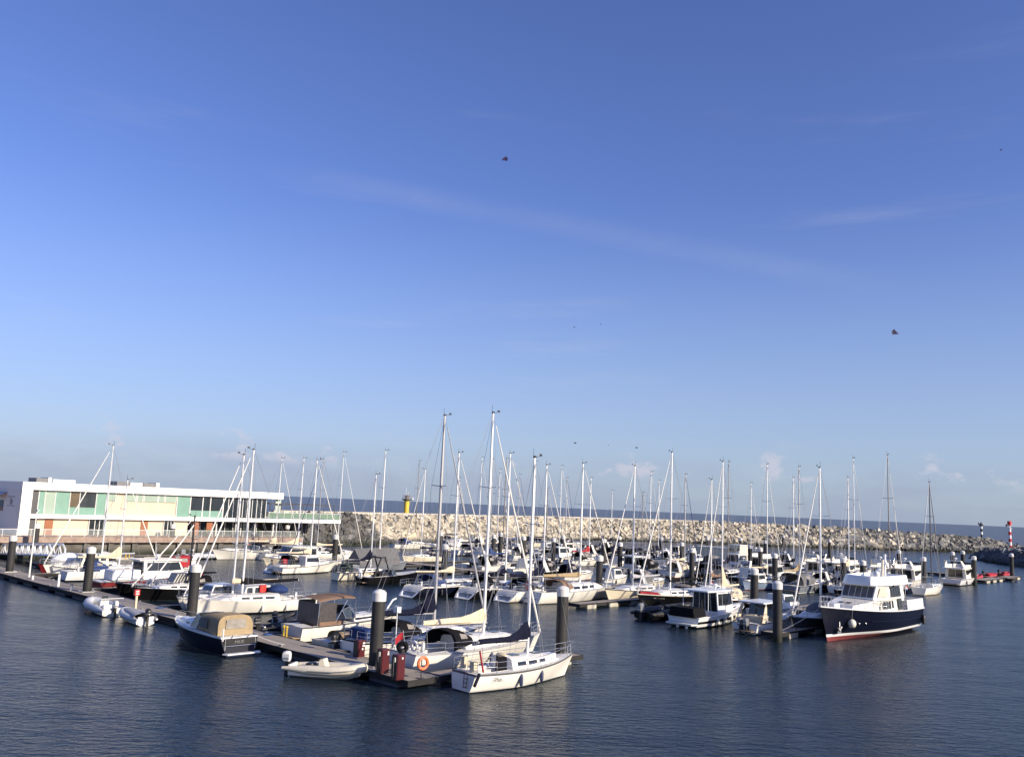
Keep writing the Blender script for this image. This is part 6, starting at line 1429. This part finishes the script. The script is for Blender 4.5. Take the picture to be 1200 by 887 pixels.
# white houseboat / floating shed by the breakwater
a_, b_ = AB(799, 641); hb = thing('houseboat', 'long cream flat roofed houseboat moored under the breakwater', 'houseboat', P(-62, 131, 0), HEAD2-.12)
hx0 = P(-62, 131); 
wl = 11.5
k = MB(); k.box(0, wl, -2, 2, -.4, .8); k.build('hull', greyhull, hb, smooth=False)
k = MB(); k.box(.3, wl-3.2, -1.8, 1.8, .802, 3.1); k.box(wl-3.19, wl-.4, -1.7, 1.7, .802, 3.9); k.build('wall', cream, hb, smooth=False)
k = MB(); k.rbox(.1, wl-3.2, -2, 2, 3.103, 3.28, .06); k.rbox(wl-3.3, wl-.2, -1.9, 1.9, 3.903, 4.06, .06); k.build('roof', white, hb, smooth=False)
for i in range(3):
    k = MB(); k.box(wl-3.0+i*.85, wl-2.4+i*.85, -1.72, -1.703, 2.7, 3.4); k.build('window', glass, hb, smooth=False)

# ---- dirt marks on the window glass, added as small shapes in the sky
smudgem = mat('dark purple kite cloth', (.02, .012, .06), .7); smudgep = mat('violet kite cloth', (.10, .05, .16), .7)
def smudge(x, y, dist, label, sc, flip):  # one larger dirt mark, added as flat facets
    p = Vector((0, 0, CH)) + ray(x, y).normalized()*dist; o = thing('kite', label, 'kite', p, 0, 'kites in the sky'); s = sc
    k = MB(); pts = [(-.52, 0, -.28), (-.25, .05, .05), (.12, .08, .42), (.02, .03, -.1)]; f = flip
    k.poly([(f*a*s, b*s, c*s) for a, b, c in pts]); k.poly([(f*a*s, b*s+.03, c*s) for a, b, c in [(.02, .03, -.1), (.12, .08, .42), (.5, .0, .1), (.42, -.02, -.4)]]); k.poly([(f*a*s, b*s+.06, c*s) for a, b, c in [(-.52, 0, -.28), (.02, .03, -.1), (.42, -.02, -.4), (0, 0, -.32)]])
    k.build('sail', smudgem, o, smooth=False); k = MB(); k.tube([(f*-.2*s, -.03, -.2*s), (f*.12*s, -.03, .4*s)], .035*s, 5); k.tube([(f*-.5*s, -.02, -.28*s), (f*.42*s, -.04, -.38*s)], .03*s, 5); k.build('spar', smudgep, o)  # no real sail: facets and bars of the added mark
smudge(591.5, 186, 120, 'small dark purple kite high in the middle of the sky', .85, 1)
smudge(1049, 389, 115, 'small dark purple kite at the right of the sky', .85, -1)
speckm = mat('dark bird feathers', (.02, .02, .022), .8)
for i, (x, y, s, lb) in enumerate(((674, 519, .25, 'dark bird low in the sky right of the tallest masts'), (713, 521.5, .17, 'smaller dark bird between two others above the far masts'), (746, 524.5, .24, 'dark bird low in the sky above the far white masts'), (673, 383.5, .17, 'tiny dark bird in the middle sky, left of a fainter one'), (704, 380, .14, 'tiny faint dark bird in the middle sky, right one of two'), (1173, 176, .2, 'tiny dark bird at the top right of the sky'))):  # added shapes standing for dirt specks on the glass
    o = thing('bird', lb, 'bird', Vector((0, 0, CH)) + ray(x, y).normalized()*150, i*1.3, 'birds over the marina')
    k = MB(); k.ell((0, 0, 0), (s, s*.35, s*.35), 8, 6)
    for sg in (1, -1):
        k.loft([[(s*.45, sg*s*.2, s*.1), (s*.5, sg*s*.8, s*.45), (-.0, sg*s*1.5, s*.3)], [(-s*.35, sg*s*.2, s*.1), (-s*.2, sg*s*.8, s*.4), (-s*.15, sg*s*1.5, s*.28)]])
    k.build('body', speckm, o)
